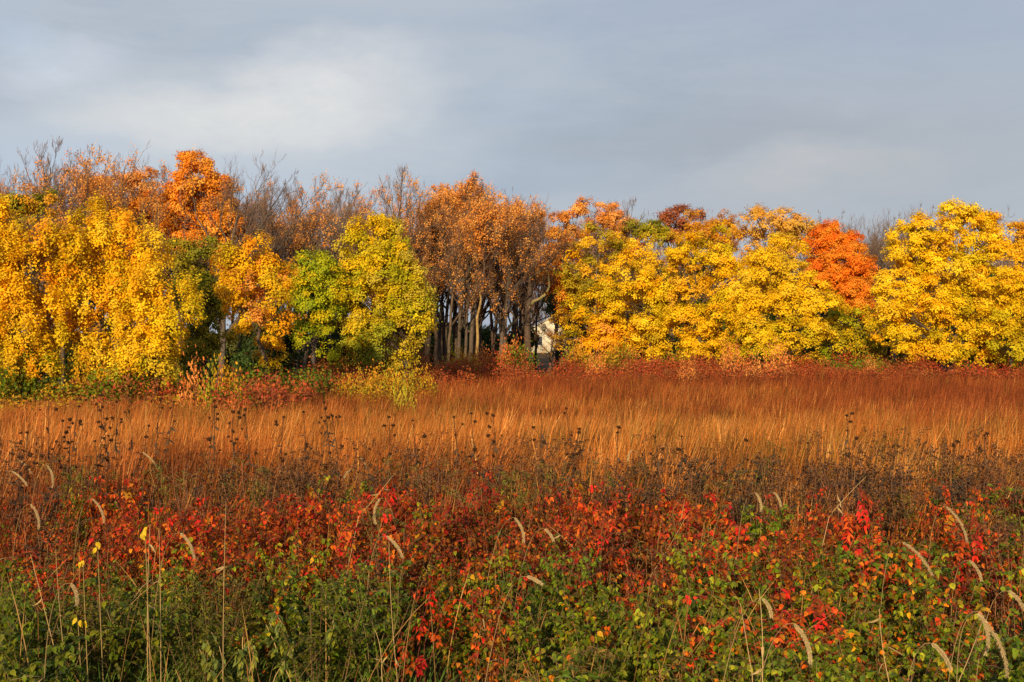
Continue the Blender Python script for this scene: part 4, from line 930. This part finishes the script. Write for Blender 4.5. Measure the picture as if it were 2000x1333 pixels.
def stalk(label, p, top, d, heads, seed, lean=0.0, tall=1.0):
    rs = np.random.default_rng(seed); X = wx(p, d); g = gz(X, d); h = wz(top, d) - g
    root = empty('seed_stalk', (X, d, g), label, 'dried plant', 'dark seed stalks above the copper grass')
    P = bezier3(A(-lean * .6, 0, -.05), A(-lean * .3, rs.normal(0, .03), h * .5), A(lean, 0, h), 9); P[1:-1] += rs.normal(0, .006, (7, 3)); c = A(.08, .042, .022)
    st = MB(); tubes(st, P[None], np.linspace(.006, .0032, 9)[None], [c], 5); hp = []
    for i in range(heads):
        t = 1.0 if i == 0 else rs.uniform(.62, .97); a = rs.uniform(0, 2 * pi); b = np.array([np.interp(t, np.linspace(0, 1, 9), P[:, k]) for k in range(3)]); ln = 0 if i == 0 else rs.uniform(.03, .10)
        e = b + A(cos(a) * ln, sin(a) * ln, ln * 1.1); hp.append(e)
        if ln: tubes(st, bezier3(b, (b + e) / 2 + A(cos(a), sin(a), 0) * .01, e, 4)[None], np.full((1, 4), .0025), [c], 3)
    nl = 16; t = rs.uniform(.25, .85, nl); b = np.stack([np.interp(t, np.linspace(0, 1, 9), P[:, k]) for k in range(3)], -1)
    leaves8(st, b, nrm(rv(nl, rs) * A(1, 1, .2) + A(0, 0, -1.0)), rv(nl, rs), .08, .015, np.repeat([A(.09, .055, .035)], nl, 0), .5)
    st.build('stalk', M_twig, root)
    me = MB(); ball(me, A(0, 0, 0), .0165, A(.040, .020, .010), rs); mm = me.mesh('seed_head', M_twig)
    for e in hp:
        o = link(bpy.data.objects.new('seed_head', mm), root); o.location = e; s_ = rs.uniform(.7, 1.35); o.scale = (s_, s_, s_); o.rotation_euler = (rs.normal(0, .4), rs.normal(0, .4), 0)
SL = [(215, 795, 13, 12, 'clustered black seed stalk, darkest at the left'), (196, 772, 13.4, 5, 'tall seed stalk just left of the darkest cluster'), (228, 785, 13.2, 4, 'leaning seed stalk just right of the darkest cluster'),
 (90, 772, 13, 5, 'seed stalk with spaced heads near the left edge'), (135, 780, 13.2, 4, 'slim seed stalk right of the one with spaced heads'), (110, 822, 12, 8, 'shorter dense seed stalk near the left edge'), (132, 820, 12.2, 9, 'bushy seed stalk with many small heads near the left edge'),
 (43, 845, 11.5, 7, 'short thick seed stalk close to the left edge'), (28, 862, 11, 6, 'low dark seed stalk closest to the left edge'), (265, 805, 13, 5, 'seed stalk right of the darkest cluster'), (270, 832, 12.4, 5, 'lower seed stalk right of the darkest cluster'),
 (300, 780, 13.6, 3, 'thin curved seed stalk left of a bare gap'), (322, 785, 13.4, 3, 'thin forked seed stalk right of a bare gap'), (405, 795, 13, 4, 'left of a close pair of seed stalks'), (418, 783, 13.2, 6, 'right of a close pair of seed stalks'),
 (455, 805, 12.8, 7, 'fine branched seed stalk right of the close pair'), (490, 800, 12.8, 7, 'fine branched seed stalk left of the vine covered stem'), (545, 815, 12.8, 5, 'small seed stalk in the bright grass'), (646, 786, 13, 7, 'tall black seed stalk standing alone against bright grass'),
 (662, 812, 12.6, 6, 'shorter black seed stalk beside the lone tall one'), (600, 805, 13, 4, 'faint seed stalk left of the lone tall one'), (195, 862, 11.6, 7, 'low seed stalk under the darkest cluster'), (762, 815, 12.8, 5, 'leaning seed stalk between left and centre'),
 (820, 822, 12.6, 4, 'seed stalk with one fat head left of centre'), (902, 815, 12.8, 4, 'left of two fat headed seed stalks near centre'), (930, 808, 12.8, 6, 'right of two fat headed seed stalks near centre'), (975, 812, 12.8, 7, 'wide topped brown seed stalk at centre'),
 (1058, 803, 13, 5, 'small headed seed stalk just right of centre'), (1120, 798, 13.4, 4, 'thin seed stalk in the plain grass right of centre'), (1112, 838, 12.2, 7, 'dark umbrella topped seed stalk right of centre'), (1200, 835, 12.4, 4, 'single headed seed stalk right of centre'),
 (1290, 855, 12, 8, 'broad dark topped seed stalk at the grass edge right of centre'), (1338, 853, 12, 5, 'flat topped seed stalk right of the broad dark one'), (1460, 860, 12, 6, 'brown seed stalk in the right half'), (1580, 866, 12, 4, 'two headed black seed stalk in the right half'),
 (1665, 812, 13.2, 5, 'tallest seed stalk in the right half'), (1655, 856, 12.4, 4, 'flat brown seed stalk below the tallest right one'), (1730, 872, 12, 5, 'seed stalk in grey plants at the right'), (1860, 870, 12.2, 5, 'dark seed stalk at the right of the grey plants'), (1920, 850, 12.4, 4, 'small seed stalk near the right edge')]
for i, (p, top, d, hd, lab) in enumerate(SL): stalk(lab, p, top, d, hd, 700 + i, lean=random.uniform(-.08, .12))

# ---------------------------------------------------------------- foxtails
def foxtail(label, p, y, ln_px, seed, side=1, steep=1.1):
    rs = np.random.default_rng(seed); zt = 1.16 + rs.uniform(-.05, .08)
    d = (CAMZ - zt) / ((y - HOR) / F); X = wx(p, d); g = gz(X, d); Lh = ln_px / F * d * 1.15
    z = wz(y, d) - g; root = empty('foxtail', (X, d, g), label, 'foxtail grass', 'pale foxtails over the front weeds')
    a0 = steep * .55; a1 = steep * 1.25; K = 12; ang = np.linspace(a0, a1, K); step = Lh / (K - 1)
    H = np.zeros((K, 3)); 
    for i in range(1, K): H[i] = H[i - 1] + A(side * cos(ang[i]) * step, 0, -sin(ang[i]) * step)
    H += A(0, 0, z) - H[K // 2]
    ap = H[0]; S = bezier3(A(-side * .30 * rs.uniform(.3, 1.2), rs.normal(0, .05), -.03), A(ap[0] - side * .16, 0, ap[2] + .04), ap, 14)
    st = MB(); tubes(st, S[None], np.linspace(.0022, .0011, 14)[None], [A(.40, .27, .12)], 4)
    n = 2; f = rs.integers(3, 8, n); leaves8(st, S[f], nrm(rv(n, rs) * A(1, .5, .2)), A(0, 0, 1) + rv(n, rs) * .3, .22, .006, np.repeat([A(.42, .30, .13)], n, 0), .5)
    st.build('stalk', M_grass, root)
    hd = MB(); t = np.linspace(0, 1, K); R = .0034 * np.clip(np.sin(pi * (t * .86 + .1)), .15, 1) * (Lh / .16) ** .4
    tubes(hd, H[None], R[None], [A(.42, .30, .14)], 7)
    n = 620; t = rs.random(n); b = np.stack([np.interp(t, np.linspace(0, 1, K), H[:, k]) for k in range(3)], -1); i0 = np.minimum((t * (K - 1)).astype(int), K - 2); ax = nrm(H[i0 + 1] - H[i0])
    o = nrm(np.cross(ax, rv(n, rs))); rr_ = np.interp(t, np.linspace(0, 1, K), R)
    leaves4(hd, b + o * rr_[:, None] * .7, nrm(o * .8 + ax), nrm(np.cross(o, ax)), .014 * rs.uniform(.6, 1.2, n), .0005, np.repeat([A(.66, .50, .27)], n, 0) * rs.uniform(.7, 1.1, (n, 1)), 0)
    hd.build('seed_head', M_grass, root)
FX = [(1955, 1262, 120, 'largest foxtail at the lower right, curving down to the right', 1, 1.2), (1931, 1240, 78, 'straight hanging foxtail beside the largest one', 1, 1.5), (1878, 1024, 72, 'foxtail hanging before the crimson sumac at the right', 1, 1.1), (1800, 1090, 76, 'slanting foxtail above the green weeds at the right', 1, .9),
 (1577, 1258, 76, 'foxtail hanging among green leaves at the bottom right of centre', 1, 1.25), (1911, 1115, 42, 'small foxtail right of the slanting one', 1, 1.1), (1845, 1282, 56, 'thin foxtail left of the largest one at the bottom', 1, 1.0), (1503, 1188, 36, 'short foxtail left of the bottom green weeds', 1, 1.2),
 (731, 1000, 46, 'looped foxtail over the red band left of centre', -1, 1.5), (1020, 1036, 46, 'foxtail over the red band at centre', 1, 1.3), (775, 1068, 46, 'foxtail hanging over dark leaves left of centre', 1, 1.0), (371, 1066, 50, 'foxtail slanting over the left weeds', 1, 1.15),
 (73, 1010, 46, 'foxtail hanging over red leaves near the left edge', 1, 1.35), (197, 998, 46, 'foxtail right of the one near the left edge', 1, 1.2), (297, 900, 40, 'foxtail arching over the brown weeds at the left', 1, .9), (40, 934, 36, 'slanting foxtail in the upper left weeds', 1, .8),
 (102, 932, 40, 'upright drooping foxtail in the upper left weeds', 1, 1.45), (52, 912, 30, 'thin curved foxtail above the slanting one at upper left', 1, .9), (676, 926, 20, 'tiny curled foxtail in the brown weeds', -1, 1.0), (712, 906, 22, 'tiny upright foxtail in the brown weeds', 1, 1.2),
 (1228, 890, 20, 'tiny pale foxtail before the copper grass right of centre', -1, 1.3), (1990, 1172, 42, 'foxtail cut by the right edge', 1, .9), (148, 1162, 40, 'pale foxtail low in the left weeds', 1, 1.4), (1046, 1134, 30, 'foxtail lying nearly flat in green weeds at centre', 1, .5),
 (1486, 982, 34, 'upright foxtail in the brown gap right of centre', 1, 1.4), (1522, 976, 28, 'foxtail just right of the upright one', 1, 1.2), (1075, 1045, 26, 'short foxtail right of the centre foxtail', 1, 1.0)]
for i, (p, y, ln, lab, sd_, stp) in enumerate(FX): foxtail(lab, p, y, ln, 800 + i, sd_, stp)

# ---------------------------------------------------------------- pale dry stems leaning through the front weeds
def dry_stems():
    spec = [(435, 1240, 433, 985, 'tall pale stem standing alone at the left'), (288, 1333, 282, 1030, 'golden stem rising from the bottom left to the yellow leaves'), (313, 1300, 300, 1040, 'reddish stem beside the golden one at the bottom left'),
        (115, 1310, 45, 1090, 'left of the long leaning stems in the left weeds'), (130, 1330, 95, 1080, 'right of the long leaning stems in the left weeds'), (775, 1320, 756, 1065, 'long pale stem crossing the drooping plants'), (745, 1310, 728, 1240, 'short leaning stem beside the long pale one'),
        (1470, 1320, 1455, 1190, 'pale stem at the bottom right of centre'), (1490, 1330, 1492, 1160, 'stem right of the bottom pale one'), (1737, 1330, 1732, 1200, 'thin stem rising in the lower right weeds'), (1875, 1330, 1945, 1200, 'stem leaning right at the lower right'), (1340, 1010, 1275, 1130, 'fallen pale stem crossing the red band'),
        (700, 1010, 770, 925, 'long stem slanting right through the red band'), (1620, 1010, 1700, 935, 'arching stem that carries the right red shoot'), (1075, 1030, 1150, 1110, 'pale stem fallen to the right near centre')]
    for i, (x0, y0, x1, y1, lab) in enumerate(spec):
        rs = np.random.default_rng(900 + i); d = 6.9 if max(y0, y1) > 1180 else 8.6
        if x0 > 1400 and max(y0, y1) > 1180: d = 5.4
        a = A(wx(x0, d), d, wz(y0, d)); b = A(wx(x1, d), d + .1, wz(y1, d))
        if a[2] > b[2]: a, b = b, a
        dr = (b - a) / max(.05, b[2] - a[2]); g = gz(a[0], d); foot = a.copy(); foot[:2] += dr[:2] * (g - a[2]) * .25; foot[2] = g - .03
        P = np.concatenate([bezier3(foot, a * .6 + foot * .4, a, 5)[:-1], bezier3(a, (a + b) / 2 + rs.normal(0, .015, 3), b, 9)]) - foot
        root = empty('dry_stem', tuple(foot), lab, 'dry stem', 'pale dry stems in the front weeds'); mb = MB(); c = A(.50, .34, .15) * rs.uniform(.8, 1.15)
        tubes(mb, P[None], np.linspace(.0030, .0014, len(P))[None], [c], 5); mb.build('stalk', M_grass, root, True)
        
        for f in rs.integers(5, len(P) - 1, 3):
            lf = MB(); leaves8(lf, P[f][None], rv(1, rs) - A(0, 0, .4), rv(1, rs), .05, .006, c[None], .8); lf.build('dry_leaf', M_grass, root)
dry_stems()
def yellow_sprig(lab, p, y, d, n, seed):
    rs = np.random.default_rng(seed); X = wx(p, d); g = gz(X, d); h = wz(y, d) - g
    root = empty('yellow_leaf_sprig', (X, d, g), lab, 'plant'); P = bezier3(A(.05, 0, -.03), A(.02, 0, h * .5), A(0, 0, h), 9)
    st = MB(); tubes(st, P[None], np.linspace(.004, .002, 9)[None], [A(.28, .2, .08)], 5); st.build('stalk', M_twig, root)
    for _ in range(n):
        lf = MB(); leaves8(lf, P[-1][None] + rs.normal(0, .012, (1, 3)), nrm(A(0, 0, -1) + rv(1, rs) * .6), nrm(A(-.2, -1, .2) + rv(1, rs) * .3), .042, .012, A(.68, .46, .02)[None], .3); lf.build('leaf', M_near, root)
yellow_sprig('single broad yellow leaf on a stalk in the left weeds', 161, 1098, 6.9, 3, 1)
yellow_sprig('yellow leaf cluster on top of the golden stem', 283, 1036, 6.8, 6, 2)
yellow_sprig('lower yellow leaf pair near the bottom left', 151, 1212, 6.8, 4, 3)
yellow_sprig('yellow leaf tuft right of the single broad yellow leaf', 190, 1066, 6.9, 3, 4)
